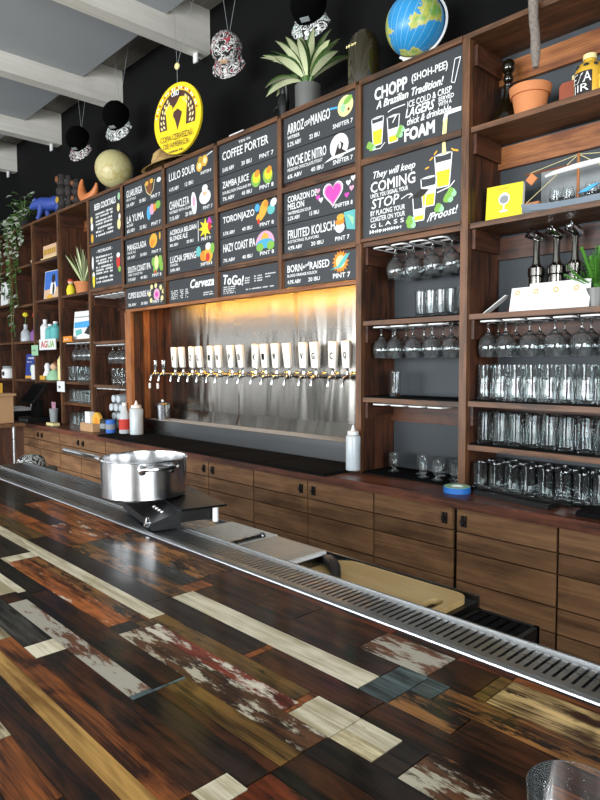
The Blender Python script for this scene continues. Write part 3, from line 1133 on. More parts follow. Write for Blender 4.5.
for u, v in ((0.08, 0.16), (0.11, 0.12), (0.40, 0.18), (0.42, 0.24)):
    B.hop(u, v, 0.05)
B.N('white', [(0.12, 0.09), (0.2, 0.08), (0.25, 0.14)], 0.004)
B.N('white', [(0.28, 0.52), (0.33, 0.54), (0.46, 0.54)], 0.005)
B.N('white', [(0.33, 0.36), (0.37, 0.44)], 0.006)
B.N('white', [(0.93, 0.86), (0.98, 0.86), (0.93, 0.58), (0.90, 0.60), (0.93, 0.86)], 0.004)
B.P('lemon', [(0.82, 0.0), (0.86, 0.0), (0.87, 0.2), (0.83, 0.18)])
B.P('white', [(0.825, 0.16), (0.86, 0.18), (0.875, 0.225), (0.99, 0.225), (0.99, 0.275), (0.90, 0.28), (0.84, 0.25)])
B.done()
B = Board(x0, x1, 2.054, 2.402, 'large chalkboard headed They will keep COMING with STOP and three glasses')
B.T('They will keep', 0.10, 0.76, 0.45, 0.12, shear=0.3, bold=0.0012)
B.T('COMING', 0.09, 0.60, 0.47, 0.14, bold=0.0022)
B.T('UNTIL YOU SIGNAL YOUR', 0.09, 0.53, 0.40, 0.055, bold=0.001)
B.T('STOP', 0.10, 0.38, 0.29, 0.13, shear=0.15, bold=0.0016)
B.T('BY PLACING YOUR', 0.09, 0.29, 0.37, 0.065, bold=0.001)
B.T('COASTER ON YOUR', 0.09, 0.205, 0.37, 0.065, bold=0.0008)
B.T('G L A S S', 0.09, 0.125, 0.36, 0.055, bold=0.0008)
B.S(0.08, 0.05, 0.38, 0.05, 120)
B.N('white', [(0.42, 0.43), (0.49, 0.47), (0.54, 0.45)], 0.004)
B.N('white', [(0.51, 0.48), (0.54, 0.45), (0.50, 0.42)], 0.004)
drawn_glass(B, 0.75, 0.46, 0.16, 0.40, 0.50)
drawn_glass(B, 0.62, 0.26, 0.15, 0.36, 0.42)
drawn_glass(B, 0.54, 0.10, 0.13, 0.32, 0.20)
B.P('dark', [(0.52, 0.40), (0.62, 0.50), (0.70, 0.47), (0.64, 0.40)])
B.P('lemon', [(0.82, 0.86), (0.86, 0.86), (0.85, 1.0), (0.82, 1.0)])
for u, v, r in ((0.72, 0.84, 0.5), (0.76, 0.9, 0.7), (0.92, 0.88, -0.7), (0.95, 0.86, -0.4), (0.68, 0.74, 0.2)):
    B.E('amber', u, v, 0.022, 0.008, r)
for u, v in ((0.88, 0.3), (0.91, 0.36), (0.52, 0.12), (0.53, 0.07), (0.8, 0.2)):
    B.hop(u, v, 0.06)
B.N('white', [(0.78, 0.4), (0.9, 0.44), (0.94, 0.5)], 0.005)
B.T('/Proost!', 0.68, 0.06, 0.27, 0.1, shear=0.3, slope=0.1, bold=0.0015)
B.done()

# ================================================================== THE BAR
def bw(name, d, l, **k):
    g = 2.4 * k.pop('grain', 1.0)
    k.setdefault('lo', 0.44)
    k.setdefault('hi', 0.57)
    MAT[name] = wood(name, d, l, 'X', rough=0.5, coat=0.38, spec=0.15, grain=g, vary=k.pop('vary', 0.3), bump=0.06, **k)


bw('b_umber', '#0e0603', '#4a2815', wear='#7a5233', wear_amt=0.30, wscale=2.2)
bw('b_rust', '#32160a', '#a35c2b', grain=0.9, wear='#1c0f0a', wear_amt=0.33, wscale=1.6)
bw('b_tan', '#7a5527', '#bd9250', grain=0.6, vary=0.1, wear='#5f3d1a', wear_amt=0.27, wscale=0.8)
bw('b_cream', '#b3a583', '#ece2c6', grain=0.8, vary=0.08, wear='#8d7654', wear_amt=0.33, wscale=1.8)
bw('b_black', '#050302', '#30221a', wear='#5d564d', wear_amt=0.29, wscale=2.4)
bw('b_grey', '#1b1a17', '#5f5b53', grain=0.7, wear='#100d0b', wear_amt=0.4, wscale=1.4)
bw('b_olive', '#2c1d0c', '#7a5a2c', grain=0.8, wear='#1a130a', wear_amt=0.38, wscale=1.2)
bw('b_blue', '#222a2a', '#5b6b6c', grain=0.6, vary=0.12, wear='#1c2020', wear_amt=0.4)
bw('b_gold', '#3d2210', '#e0be80', grain=0.8, vary=0.1, wear='#2a160c', wear_amt=0.40, wscale=1.3)
bw('b_red', '#1f0c07', '#74351b', grain=0.9, wear='#120807', wear_amt=0.38, wscale=1.4)
bw('b_chip', '#3b2015', '#7a4e36', wear='#b3ac9c', wear_amt=0.50, wscale=1.5)
bw('b_chipd', '#24160f', '#6b4428', wear='#c2b9a2', wear_amt=0.46, wscale=2.0)
bw('b_redwhite', '#3d150e', '#7d3423', wear='#ded4c0', wear_amt=0.43, wscale=1.3)
bw('b_rustw', '#3a1a0c', '#a85f2d', wear='#e0d6be', wear_amt=0.38, wscale=1.4)
bw('b_rustb', '#3a1f0e', '#9f6c3a', wear='#120c09', wear_amt=0.47, wscale=1.8)
bw('b_creamw', '#9a8a68', '#dccfa8', wear='#4b2d1b', wear_amt=0.40, wscale=1.4)
BZ = 1.05
ROWS = [
    (0.722, 0.736, [(-1.83, 'b_umber'), (-1.34, 'b_rust'), (-0.95, 'b_umber'), (-0.56, 'b_red'), (-0.45, 'b_umber'), (-0.37, 'b_red'), (0.5, 'b_rust')]),
    (0.654, 0.7215, [(-2.2, 'b_umber'), (-1.83, 'b_black'), (-1.345, 'b_rustw'), (-0.96, 'b_rustb'), (-0.70, 'b_umber'), (-0.567, 'b_umber'), (-0.451, 'b_chip'), (-0.386, 'b_umber'), (-0.368, 'b_olive'), (-0.235, 'b_gold'), (0.1, 'b_red'), (0.5, 'b_umber')]),
    (0.611, 0.6535, [(-2.3, 'b_rust'), (-1.54, 'b_black'), (-1.335, 'b_rustw'), (-0.95, 'b_grey'), (-0.911, 'b_rust'), (-0.492, 'b_umber'), (-0.447, 'b_blue'), (-0.415, 'b_blue'), (-0.20, 'b_rustb'), (0.1, 'b_red'), (0.5, 'b_black')]),
    (0.5685, 0.6105, [(-2.3, 'b_umber'), (-1.60, 'b_rust'), (-1.33, 'b_rust'), (-0.914, 'b_rustb'), (-0.493, 'b_cream'), (-0.447, 'b_blue'), (-0.36, 'b_rustb'), (-0.15, 'b_umber'), (0.5, 'b_red')]),
    (0.522, 0.568, [(-2.0, 'b_red'), (-1.45, 'b_olive'), (-0.917, 'b_black'), (-0.661, 'b_black'), (-0.648, 'b_rust'), (-0.45, 'b_umber'), (-0.25, 'b_umber'), (0.5, 'b_rust')]),
    (0.494, 0.5215, [(-2.0, 'b_umber'), (-1.64, 'b_black'), (-0.86, 'b_cream'), (-0.527, 'b_olive'), (-0.515, 'b_rust'), (-0.447, 'b_cream'), (-0.389, 'b_cream'), (-0.357, 'b_black'), (-0.22, 'b_chipd'), (0.5, 'b_umber')]),
    (0.470, 0.4935, [(-2.0, 'b_red'), (-1.35, 'b_black'), (-1.31, 'b_cream'), (-0.885, 'b_rustb'), (-0.862, 'b_rust'), (-0.835, 'b_olive'), (-0.520, 'b_redwhite'), (-0.513, 'b_rust'), (-0.447, 'b_cream'), (-0.389, 'b_creamw'), (-0.357, 'b_black'), (-0.22, 'b_chipd'), (0.5, 'b_black')]),
    (0.4315, 0.4695, [(-1.9, 'b_black'), (-1.35, 'b_black'), (-1.31, 'b_cream'), (-0.875, 'b_rustw'), (-0.842, 'b_black'), (-0.449, 'b_chipd'), (-0.30, 'b_black'), (0.5, 'b_chipd')]),
    (0.4, 0.431, [(-1.9, 'b_rust'), (-1.1, 'b_black'), (-0.668, 'b_umber'), (-0.662, 'b_blue'), (-0.448, 'b_olive'), (-0.2, 'b_umber'), (0.5, 'b_rust')]),
    (0.386, 0.3995, [(-1.9, 'b_cream'), (-1.12, 'b_cream'), (-0.668, 'b_black'), (-0.662, 'b_blue'), (-0.448, 'b_umber'), (-0.2, 'b_black'), (0.5, 'b_rust')]),
    (0.356, 0.3855, [(-1.9, 'b_creamw'), (-1.13, 'b_cream'), (-1.08, 'b_umber'), (-0.672, 'b_chip'), (-0.662, 'b_blue'), (-0.448, 'b_black'), (-0.2, 'b_red'), (0.5, 'b_rust')]),
    (0.3145, 0.3555, [(-1.5, 'b_umber'), (-0.896, 'b_grey'), (-0.850, 'b_cream'), (-0.478, 'b_umber'), (-0.444, 'b_cream'), (-0.1, 'b_red'), (0.5, 'b_umber')]),
    (0.2875, 0.314, [(-1.6, 'b_rust'), (-0.945, 'b_creamw'), (-0.476, 'b_rust'), (0.0, 'b_umber'), (0.5, 'b_red')]),
    (0.263, 0.287, [(-1.6, 'b_rust'), (-0.945, 'b_creamw'), (-0.476, 'b_tan'), (0.0, 'b_umber'), (0.5, 'b_red')]),
    (0.2265, 0.2625, [(-1.5, 'b_rust'), (-0.5, 'b_umber'), (0.0, 'b_rust'), (0.5, 'b_black')]),
    (0.186, 0.226, [(-1.5, 'b_umber'), (-0.69, 'b_creamw'), (-0.556, 'b_rust'), (0.0, 'b_black'), (0.5, 'b_rust')]),
    (0.14, 0.1855, [(-1.3, 'b_black'), (-0.68, 'b_chip'), (-0.2, 'b_umber'), (0.5, 'b_tan')]),
    (0.09, 0.1395, [(-1.0, 'b_rust'), (-0.4, 'b_olive'), (0.0, 'b_chip'), (0.5, 'b_umber')]),
]
t = thing('bar_counter', 'long bar topped with glossy mixed reclaimed planks in the foreground', 'bar', (-1.4, 0.4, 0))
b = MB()
for y0, y1, segs in ROWS:
    x = -3.4
    for x1, mname in segs:
        while x1 - x > 1.1:                                   # nothing longer than about a metre
            xe = x + 0.75
            b.mat(rnd.choice(['b_umber', 'b_rust', 'b_black', 'b_chip', 'b_rustb']) if x < -2.3 else mname)
            b.box(x + 0.0008, xe - 0.0008, y0, y1, BZ - 0.012, BZ)
            x = xe
        b.mat(mname)
        b.box(x + 0.0008, x1 - 0.0008, y0, y1, BZ - 0.012, BZ)
        x = x1
b.build('plank_top', None, t, world=True, smooth=0)
MB().box(-3.4, 0.5, 0.088, 0.737, BZ - 0.06, BZ - 0.0125).build('bar_core', 'b_black', t, world=True)
b = MB()
for k in range(26):
    b.box(-3.4 + k * 0.15, -3.4 + k * 0.15 + 0.148, 0.32, 0.345, 0, BZ - 0.061)
b.build('front_panel', 'shelfZ', t, world=True)
MB().box(-3.4, 0.5, 0.346, 0.83, 0.75, BZ - 0.062).build('carcass', 'black', t, world=True)
t = thing('drip_tray', 'long slotted steel drip tray along the back edge of the bar', 'drip tray', (-1.4, 0.79, BZ - 0.02))
b = MB()
b.tube([(-3.4, 0.7415, BZ + 0.001), (0.5, 0.7415, BZ + 0.001)], 0.0032, 8)
b.tube([(-3.4, 0.7505, BZ + 0.0), (0.5, 0.7505, BZ + 0.0)], 0.0028, 8)
b.build('chrome_edge', 'steelx', t, world=True)
b = MB().box(-3.4, 0.5, 0.7545, 0.768, BZ - 0.02, BZ).box(-3.4, 0.5, 0.8235, 0.836, BZ - 0.02, BZ)
b.box(-3.4, 0.5, 0.834, 0.838, BZ, BZ + 0.003)
b.build('rim', 'steelx', t, world=True)
b = MB()
for k in range(312):
    x = -3.4 + k * 0.0125
    b.box(x, x + 0.0082, 0.7681, 0.8234, BZ - 0.009, BZ - 0.001)
b.build('slats', 'steelx', t, world=True)
MB().box(-3.4, 0.5, 0.7681, 0.8234, BZ - 0.02, BZ - 0.018).build('sump', 'dsteel', t, world=True)

# under-bar station behind the bar
t = thing('under_bar_station', 'low dark steel work station behind the bar', 'work station', (-1.8, 1.0, 0))
b = MB().box(-3.2, -0.665, 0.842, 1.145, 0.70, 0.955)
b.build('carcass', 'black', t, world=True)
b = MB().box(-3.2, -0.665, 1.1455, 1.152, 0.70, 0.966)
b.box(-3.2, -1.42, 0.842, 1.145, 0.9555, 0.96)
b.build('top_edge', 'dsteel', t, world=True)
for x in (-3.15, -0.72):
    for y in (0.87, 1.1):
        MB().box(x, x + 0.04, y, y + 0.04, 0, 0.6995).build('leg', 'dsteel', t, world=True)
t = thing('black_crate', 'black plastic crate below the end of the cutting board', 'crate', (-0.59, 1.0, 0))
b = MB()
x0, x1, y0, y1, z0, z1 = -0.66, -0.53, 0.845, 1.14, 0.0, 0.945
b.box(x0, x0 + 0.01, y0, y1, z0, z1).box(x1 - 0.01, x1, y0, y1, z0, z1).box(x0, x1, y0, y0 + 0.01, z0, z1).box(x0, x1, y1 - 0.01, y1, z0, z1)
b.box(x0, x1, y0, y1, z0, z0 + 0.01).box(x0 + 0.01, x1 - 0.01, y0 + 0.01, y1 - 0.01, 0.86, 0.87)
b.build('walls', 'black', t, world=True)
b = MB()
for k in range(9):
    yy = y0 + 0.025 + k * 0.03
    b.box(x0 + 0.0101, x1 - 0.0101, yy, yy + 0.018, 0.925, 0.938)
for k in range(5):
    b.box(x0 + 0.014 + k * 0.022, x0 + 0.028 + k * 0.022, y0 + 0.0101, y1 - 0.0101, 0.9381, 0.944)
b.build('ribs', 'rubber', t, world=True)

MAT['lidpat'] = plain('stained_white_lid', '#e2ddd2', 0.5, noise=0.28, nscale=55)
MAT['lidtan'] = plain('stained_steel_lid', '#b3aca2', 0.35, 0.1, noise=0.3, nscale=14)
t = thing('ingredient_box', 'white mottled ingredient box lid behind the drip tray near the burner', 'box', (-1.31, 0.96, 0.9605))
MB().box(-1.405, -1.218, 0.85, 1.072, 0.9605, 0.99).build('tub', 'dsteel', t, world=True)
MB().box(-1.41, -1.214, 0.845, 1.078, 0.9905, 1.0).build('lid', 'lidpat', t, world=True)
b = MB().tube([(-1.225, 0.90, 1.004), (-1.225, 1.03, 1.004)], 0.006)
b.ball((-1.225, 0.895, 1.004), 0.009).ball((-1.225, 1.035, 1.004), 0.009)
b.build('handle', 'dsteel', t, world=True)
t = thing('ingredient_box', 'tan and grey stained steel lid box beside the cutting board', 'box', (-1.1, 0.95, 0.9605))
MB().box(-1.205, -1.03, 0.85, 1.06, 0.9605, 0.99).build('tub', 'dsteel', t, world=True)
MB().box(-1.21, -1.035, 0.845, 1.066, 0.9905, 1.0).build('lid', 'lidtan', t, world=True)
MB().box(-1.034, -1.025, 0.845, 1.066, 0.992, 1.0).build('lid_edge', 'paper', t, world=True)

# cutting board with a long slot, and the black scraper lying on it
MAT['maple'] = wood('maple_board', '#c7a267', '#dcbf88', 'X', rough=0.5, vary=0.02, grain=0.5, bump=0.05)
bm = bmesh.new()
pts = []
X0, X1, Y0, Y1 = -1.03, -0.675, 0.85, 1.132
for cx, cy, a0 in ((X1 - 0.03, Y1 - 0.03, 0), (X0 + 0.05, Y1 - 0.05, 90), (X0 + 0.03, Y0 + 0.03, 180), (X1 - 0.03, Y0 + 0.03, 270)):
    rr = 0.05 if a0 == 90 else 0.03
    for k in range(6):
        a = R(a0 + k * 18)
        pts.append((cx + rr * math.cos(a), cy + rr * math.sin(a)))
slot = []
for cx, cy, a0 in ((-0.707, 1.055, 0), (-0.707, 0.965, 180)):
    for k in range(7):
        a = R(a0 + k * 30)
        slot.append((cx + 0.015 * math.cos(a), cy + 0.015 * math.sin(a)))
ov = [bm.verts.new((p[0], p[1], 0.9685)) for p in pts]
sv = [bm.verts.new((p[0], p[1], 0.9685)) for p in slot]
es = [bm.edges.new((ov[i], ov[(i + 1) % len(ov)])) for i in range(len(ov))]
es += [bm.edges.new((sv[i], sv[(i + 1) % len(sv)])) for i in range(len(sv))]
fill = bmesh.ops.triangle_fill(bm, use_beauty=True, use_dissolve=False, edges=es)
ex = bmesh.ops.extrude_face_region(bm, geom=[f for f in bm.faces])
for v in [g for g in ex['geom'] if isinstance(g, bmesh.types.BMVert)]:
    v.co.z -= 0.0125
bmesh.ops.recalc_face_normals(bm, faces=bm.faces)
me = bpy.data.meshes.new('cutting_board')
bm.to_mesh(me)
bm.free()
me.materials.append(MAT['maple'])
o = bpy.data.objects.new('cutting_board', me)
o.location = (0, 0, 0)
COL.objects.link(o)
tag(o, 'pale wooden cutting board with a slotted handle behind the drip tray', 'cutting board')
t = thing('scraper', 'black handled scraper lying on the left end of the cutting board', 'scraper', (-0.97, 1.03, 0.9695))
b = MB().tube([(-0.06, 0.035, 0.012), (-0.03, 0.02, 0.016), (0.01, -0.005, 0.016), (0.04, -0.03, 0.012), (0.06, -0.05, 0.010)], [0.008, 0.016, 0.015, 0.011, 0.007], 10)
b.build('handle', 'black', t)
MB().box(-0.1, -0.055, 0.02, 0.06, 0.0, 0.004).build('blade', 'dsteel', t)

# induction burner and stock pot
t = thing('induction_burner', 'black glass top induction burner standing across the drip tray', 'burner', (-1.413, 0.885, 1.0535), rz=R(-14))
t.scale = (0.89, 0.83, 1.0)
b = MB()
prof = [(-0.115, 0.0), (-0.115, 0.018), (-0.03, 0.039), (-0.03, 0.0)]
b.prism(prof, -0.155, 0.155, 'YZ')
b.box(-0.125, 0.125, -0.0301, 0.085, 0.004, 0.033)
b.build('body', 'black', t)
MAT['blackglass'] = plain('black_glass', '#050506', 0.3)
MAT['blackglass'].node_tree.nodes['Principled BSDF'].inputs['Specular IOR Level'].default_value = 0.2
MB().box(-0.163, 0.163, -0.03, 0.112, 0.0395, 0.0445).build('glass_top', 'blackglass', t)
for x in (-0.14, 0.14):
    MB().lathe([(0, 0), (0.009, 0), (0.009, 0.039), (0, 0.039)], 12, (x, 0.085, 0)).build('foot', 'paper', t)
b = MB().lathe([(0.013, 0), (0.012, 0.012), (0.0, 0.013)], 16, (0.12, -0.114, 0.013), Matrix.Rotation(R(70), 3, 'X'))
b.build('knob', 'chrome', t)
b = MB()
for k in range(4):
    b.ball((0.02 + 0.025 * k, -0.065, 0.030), 0.006, 0.006, 0.003, 8, 5)
b.build('buttons', 'wire', t)
PC = Vector((-1.498, 0.852, 1.0984))
t = thing('stock_pot', 'wide brushed steel stock pot on the black induction burner', 'pot', PC)
pr_, ph_ = 0.112, 0.101
prof = [(0.0, 0.0), (pr_ - 0.006, 0.0), (pr_, 0.006), (pr_, ph_ - 0.002), (pr_ + 0.004, ph_), (pr_ + 0.003, ph_ + 0.003), (pr_ - 0.002, ph_ + 0.002),
        (pr_ - 0.003, ph_ - 0.004), (pr_ - 0.003, 0.006), (0.0, 0.005)]
MB().lathe(prof, 56).build('body', 'potsteel', t)
a = R(180)


def pot_dir(deg, r, z):
    return (r * math.cos(R(deg)), r * math.sin(R(deg)), z)


b = MB().tube([pot_dir(207, pr_, 0.080), pot_dir(207, pr_ + 0.02, 0.086), pot_dir(207, pr_ + 0.05, 0.094), pot_dir(207, pr_ + 0.15, 0.110)], [0.006, 0.007, 0.008, 0.0065], 10)
b.build('long_handle', 'chrome', t)
b = MB()
arc = [pot_dir(12, pr_, 0.082), pot_dir(12, pr_ + 0.026, 0.086), pot_dir(18, pr_ + 0.040, 0.09), pot_dir(28, pr_ + 0.044, 0.091), pot_dir(38, pr_ + 0.040, 0.09), pot_dir(44, pr_ + 0.026, 0.086), pot_dir(44, pr_, 0.082)]
arc = [pot_dir(-32, pr_, 0.084), pot_dir(-32, pr_ + 0.022, 0.088), pot_dir(-25, pr_ + 0.036, 0.091), pot_dir(-12, pr_ + 0.042, 0.092), pot_dir(1, pr_ + 0.036, 0.091), pot_dir(8, pr_ + 0.022, 0.088), pot_dir(8, pr_, 0.084)]
b.tube(arc, 0.0055, 10)
for d in (-32, 8):
    b.ball(pot_dir(d, pr_ + 0.001, 0.084), 0.011, 0.011, 0.014, 10, 8)
b.build('loop_handle', 'chrome', t)

# the customer's tumbler in the near corner
GP = (-0.178, 0.447)
t = thing('tumbler', 'empty clear tumbler standing on the bar at the lower right corner', 'glass', (GP[0], GP[1], BZ + 0.0004))
rh = 0.09
prof = [(0.0, 0.0), (0.028, 0.0), (0.030, 0.004), (0.0345, rh - 0.001), (0.0337, rh), (0.0328, rh - 0.001), (0.0285, 0.014), (0.0, 0.011)]
MAT['tumbler_glass'] = thin_glass('tumbler_glass', (0.96, 0.97, 0.97), haze=0.012, rough=0.03)
MB().lathe(prof, 48).build('body', 'tumbler_glass', t)


# ================================================================== GLASSES
def lathe_obj(name, prof, m, n=20, parent=None):
    return MB().lathe(prof, n).build(name, m, parent)


def proto(prof, n=20):
    o = lathe_obj('glass', prof, 'glass', n)
    return o


G_PINT = [(0.0, 0.0), (0.027, 0.0), (0.028, 0.003), (0.0335, 0.132), (0.0325, 0.133), (0.0315, 0.13), (0.0265, 0.014), (0.0, 0.010)]
G_WAIST = [(0.0, 0.0), (0.029, 0.0), (0.030, 0.004), (0.032, 0.05), (0.027, 0.072), (0.030, 0.10), (0.0335, 0.148), (0.032, 0.148), (0.0285, 0.10), (0.0255, 0.072), (0.0295, 0.05), (0.027, 0.012), (0.0, 0.009)]
G_SHORT = [(0.0, 0.0), (0.030, 0.0), (0.031, 0.004), (0.0335, 0.112), (0.0325, 0.113), (0.0315, 0.11), (0.0285, 0.014), (0.0, 0.010)]
G_TALL = [(0.0, 0.0), (0.024, 0.0), (0.025, 0.003), (0.030, 0.12), (0.029, 0.121), (0.0285, 0.118), (0.0235, 0.016), (0.0, 0.012)]
G_STEM = [(0.0, 0.0), (0.034, 0.0), (0.034, 0.002), (0.008, 0.008), (0.0045, 0.02), (0.0045, 0.045), (0.012, 0.055), (0.035, 0.08), (0.042, 0.105), (0.041, 0.125), (0.033, 0.155), (0.0322, 0.155),
          (0.040, 0.125), (0.041, 0.105), (0.034, 0.081), (0.011, 0.058), (0.0, 0.055)]
G_TASTER = [(0.0, 0.0), (0.027, 0.0), (0.027, 0.003), (0.012, 0.008), (0.008, 0.016), (0.022, 0.035), (0.026, 0.06), (0.023, 0.092), (0.0222, 0.092), (0.025, 0.06), (0.021, 0.036), (0.0, 0.022)]
_gm = {}


def glass(kind, prof, loc, label, group, flip=False, name='pint_glass'):
    key = (kind, flip)
    if key not in _gm:
        p = [(r, -z) for r, z in prof] if flip else prof
        o = lathe_obj(name, p, 'stemglass' if kind in ('stem', 'taster', 'bulb') else 'glass', 18)
        _gm[key] = o
    else:
        o = _gm[key].copy()
        COL.objects.link(o)
    o.location = loc
    tag(o, label, 'glass', group)
    return o


def glass_rows(kind, prof, xs, ys, z, where, group, name='pint_glass', noun='clear pint glass', jit=0.002):
    nm = ['front', 'back', 'rear'] if len(ys) > 1 else ['']
    for j, y in enumerate(ys):
        for i, x in enumerate(xs):
            row = ('in %s row ' % nm[j]) if len(ys) > 1 else ''
            glass(kind, prof, (x + rnd.uniform(-jit, jit), y + rnd.uniform(-jit, jit), z),
                  '%s, %s from left %s%s' % (noun, ORD[i], row, where), group, name=name)


def shelf_mat(x0, x1, y0, y1, z, label):
    b = MB().box(x0, x1, y0, y1, z, z + 0.004)
    n = int((x1 - x0) / 0.016)
    for k in range(n):
        b.box(x0 + k * 0.016 + 0.004, x0 + k * 0.016 + 0.011, y0, y1, z + 0.004, z + 0.007)
    tag(b.build('shelf_mat', 'rubber'), label, 'mat', 'ribbed black shelf mats')


# right unit
def span(a, d, n):
    return [a + d * k for k in range(n)]


E1 = 0.0003
shelf_mat(P1 + 0.025, -0.14, FY + 0.0, 2.58, 1.285 + E1, 'black ribbed mat under the upper row of pint glasses at right')
shelf_mat(P1 + 0.025, -0.14, FY + 0.0, 2.58, 1.098 + E1, 'black ribbed mat under the middle row of pint glasses at right')
shelf_mat(P1 + 0.025, -0.14, FY - 0.02, 2.60, CTOP + E1, 'black ribbed mat under the bottom rows of pint glasses at right')
glass_rows('waist', G_WAIST, span(-1.390, 0.0705, 10), (2.43, 2.515), 1.2925, 'on the top glass shelf at right', 'waisted glasses on the right unit', noun='waisted glass')
glass_rows('pint', G_PINT, span(-1.390, 0.0705, 10), (2.43, 2.51), 1.1055, 'on the middle shelf at right', 'pint glasses on the middle right shelf')
glass_rows('short', G_SHORT, span(-1.390, 0.0715, 10), (2.40, 2.48, 2.555), 0.9125, 'on the worktop at right', 'short glasses on the worktop at right', noun='short clear glass')
# unit below the chopp boards
shelf_mat(P0 + 0.025, P1 - 0.025, FY + 0.0, 2.58, 1.655 + E1, 'black ribbed mat on the shelf of tall narrow glasses')
shelf_mat(P0 + 0.025, P1 - 0.025, FY + 0.0, 2.58, 1.28 + E1, 'black ribbed mat on the shelf with one lone glass')
shelf_mat(P0 + 0.025, P1 - 0.025, FY - 0.02, 2.60, CTOP + E1, 'black ribbed mat on the worktop under the small tasters')
glass_rows('tall', G_TALL, span(-1.738, 0.0565, 5), (2.45, 2.53), 1.6625, 'under the COMING board', 'tall glasses below the boards', noun='tall narrow glass')
glass('tall', G_TALL, (-1.895, 2.46, 1.2875), 'lone tall glass standing on the shelf above the tasters', None, name='pint_glass')
glass('taster', G_TASTER, (-1.915, 2.48, 0.9125), 'lone small stemmed taster near the right squeeze bottle', None, name='taster_glass')
for i, (x, y) in enumerate(((-1.765, 2.50), (-1.71, 2.44), (-1.665, 2.52), (-1.62, 2.42), (-1.57, 2.48), (-1.515, 2.41))):
    glass('taster', G_TASTER, (x, y, 0.9125), 'small stemmed taster, %s from left on the worktop mat' % ORD[i], 'stemmed tasters on the worktop', name='taster_glass')


# wire racks with hanging stemmed glasses
def rack(x0, x1, z, n, label, cols_, rows, where, seed, y0=FY - 0.004, kind='stem', first=0):
    t = thing('glass_rack', label, 'glass rack', ((x0 + x1) / 2, 2.5, z))
    p = (x1 - x0) / n
    for k in range(n):
        a, c = x0 + k * p + 0.012, x0 + (k + 1) * p - 0.012
        zz = z - 0.010
        pts = [(a, 2.57, zz), (a, y0 + 0.02, zz), (a + 0.006, y0 + 0.006, zz), (a + 0.02, y0, zz), (c - 0.02, y0, zz), (c - 0.006, y0 + 0.006, zz), (c, y0 + 0.02, zz), (c, 2.57, zz)]
        MB().tube(pts, 0.0036, 6).build('hanger_loop', 'wire', t, world=True)
        MB().box(a, c, 2.48, 2.49, z - 0.0065, z - 0.0003).build('mount_plate', 'wire', t, world=True)
    i = 0
    nm = ['front', 'back']
    for j in range(rows):
        i = 0
        for k in range(cols_):
            x = min(max(x0 + (first + k) * p, x0 + 0.024), x1 - (0.036 if x0 < -4 else 0.004))
            glass(kind, G_STEM, (x, 2.435 + j * 0.088, z - 0.0045), 'hanging glass, %s from left in %s row %s' % (ORD[i], nm[j], where), 'stemmed glasses hanging in wire racks', True, 'stemmed_glass')
            i += 1


rack(-1.985, -1.56, 2.013, 4, 'white wire glass rack just below the COMING chalkboard', 4, 2, 'below the COMING board', 1, first=1)
rack(-1.985, -1.56, 1.633, 4, 'white wire glass rack below the shelf of tall narrow glasses', 5, 2, 'below the tall narrow glasses', 2, first=0)
rack(-1.985, -1.56, 1.258, 4, 'empty white wire glass rack above the small tasters', 0, 0, '', 3)
rack(-1.405, -0.78, 1.633, 6, 'white wire glass rack below the three chrome towers', 7, 2, 'below the chrome towers', 4)
rack(-4.95, -4.45, 2.013, 5, 'empty wire glass rack below the MICHELADAS board', 0, 0, '', 5)
rack(-4.95, -4.45, 1.613, 5, 'wire glass rack above the paired glasses left of the taps', 3, 2, 'left of the taps', 6, first=2)
rack(-4.95, -4.45, 1.258, 5, 'wire rack above the stacked cups left of the taps', 0, 0, '', 7)
rack(-5.53, -5.03, 1.643, 5, 'wire glass rack below the white photo card', 4, 2, 'below the white photo card', 8, first=1)
glass_rows('pint', G_PINT, span(-4.70, 0.075, 4), (2.43, 2.51), 1.2805, 'on the shelf left of taps', 'glasses left of the taps')
glass_rows('pint', G_PINT, span(-5.53, 0.085, 6), (2.43, 2.51), 1.2955, 'below hanging glasses at left', 'glasses on the left units')
glass_rows('short', G_SHORT, span(-5.515, 0.073, 7), (2.43, 2.51), 1.1105, 'on the low shelf at left', 'short glasses on the low left shelf', noun='short clear glass')
glass_rows('short', G_SHORT, span(-5.45, 0.075, 6), (2.40, 2.48), CTOP + 0.0005, 'on the worktop at left', 'short glasses on the worktop at left', noun='short clear glass')
# plastic cups lying on their sides in a pile, mouths to the wall
G_CUP = [(0.0, 0.0), (0.030, 0.0), (0.040, 0.11), (0.039, 0.11), (0.029, 0.004), (0.0, 0.003)]
_cup = None
for j in range(4):
    n = 3 - (j % 2)
    for i in range(n):
        o = lathe_obj('plastic_cup', G_CUP, 'frost', 18) if _cup is None else _cup.copy()
        if _cup is None:
            _cup = o
        else:
            COL.objects.link(o)
        o.location = (-4.83 + i * 0.083 + (j % 2) * 0.0415, 2.45, CTOP + 0.0415 + j * 0.0725)
        o.rotation_euler = (R(-90), 0, 0)
        tag(o, 'plastic cup lying left of taps, %s from left in pile layer %s' % (ORD[i], ['one', 'two', 'three', 'four'][j]), 'cup', 'plastic cups piled on their sides')

# ================================================================== BEER TAPS
MAT['ink'] = plain('black_ink', '#15120f', 0.6)


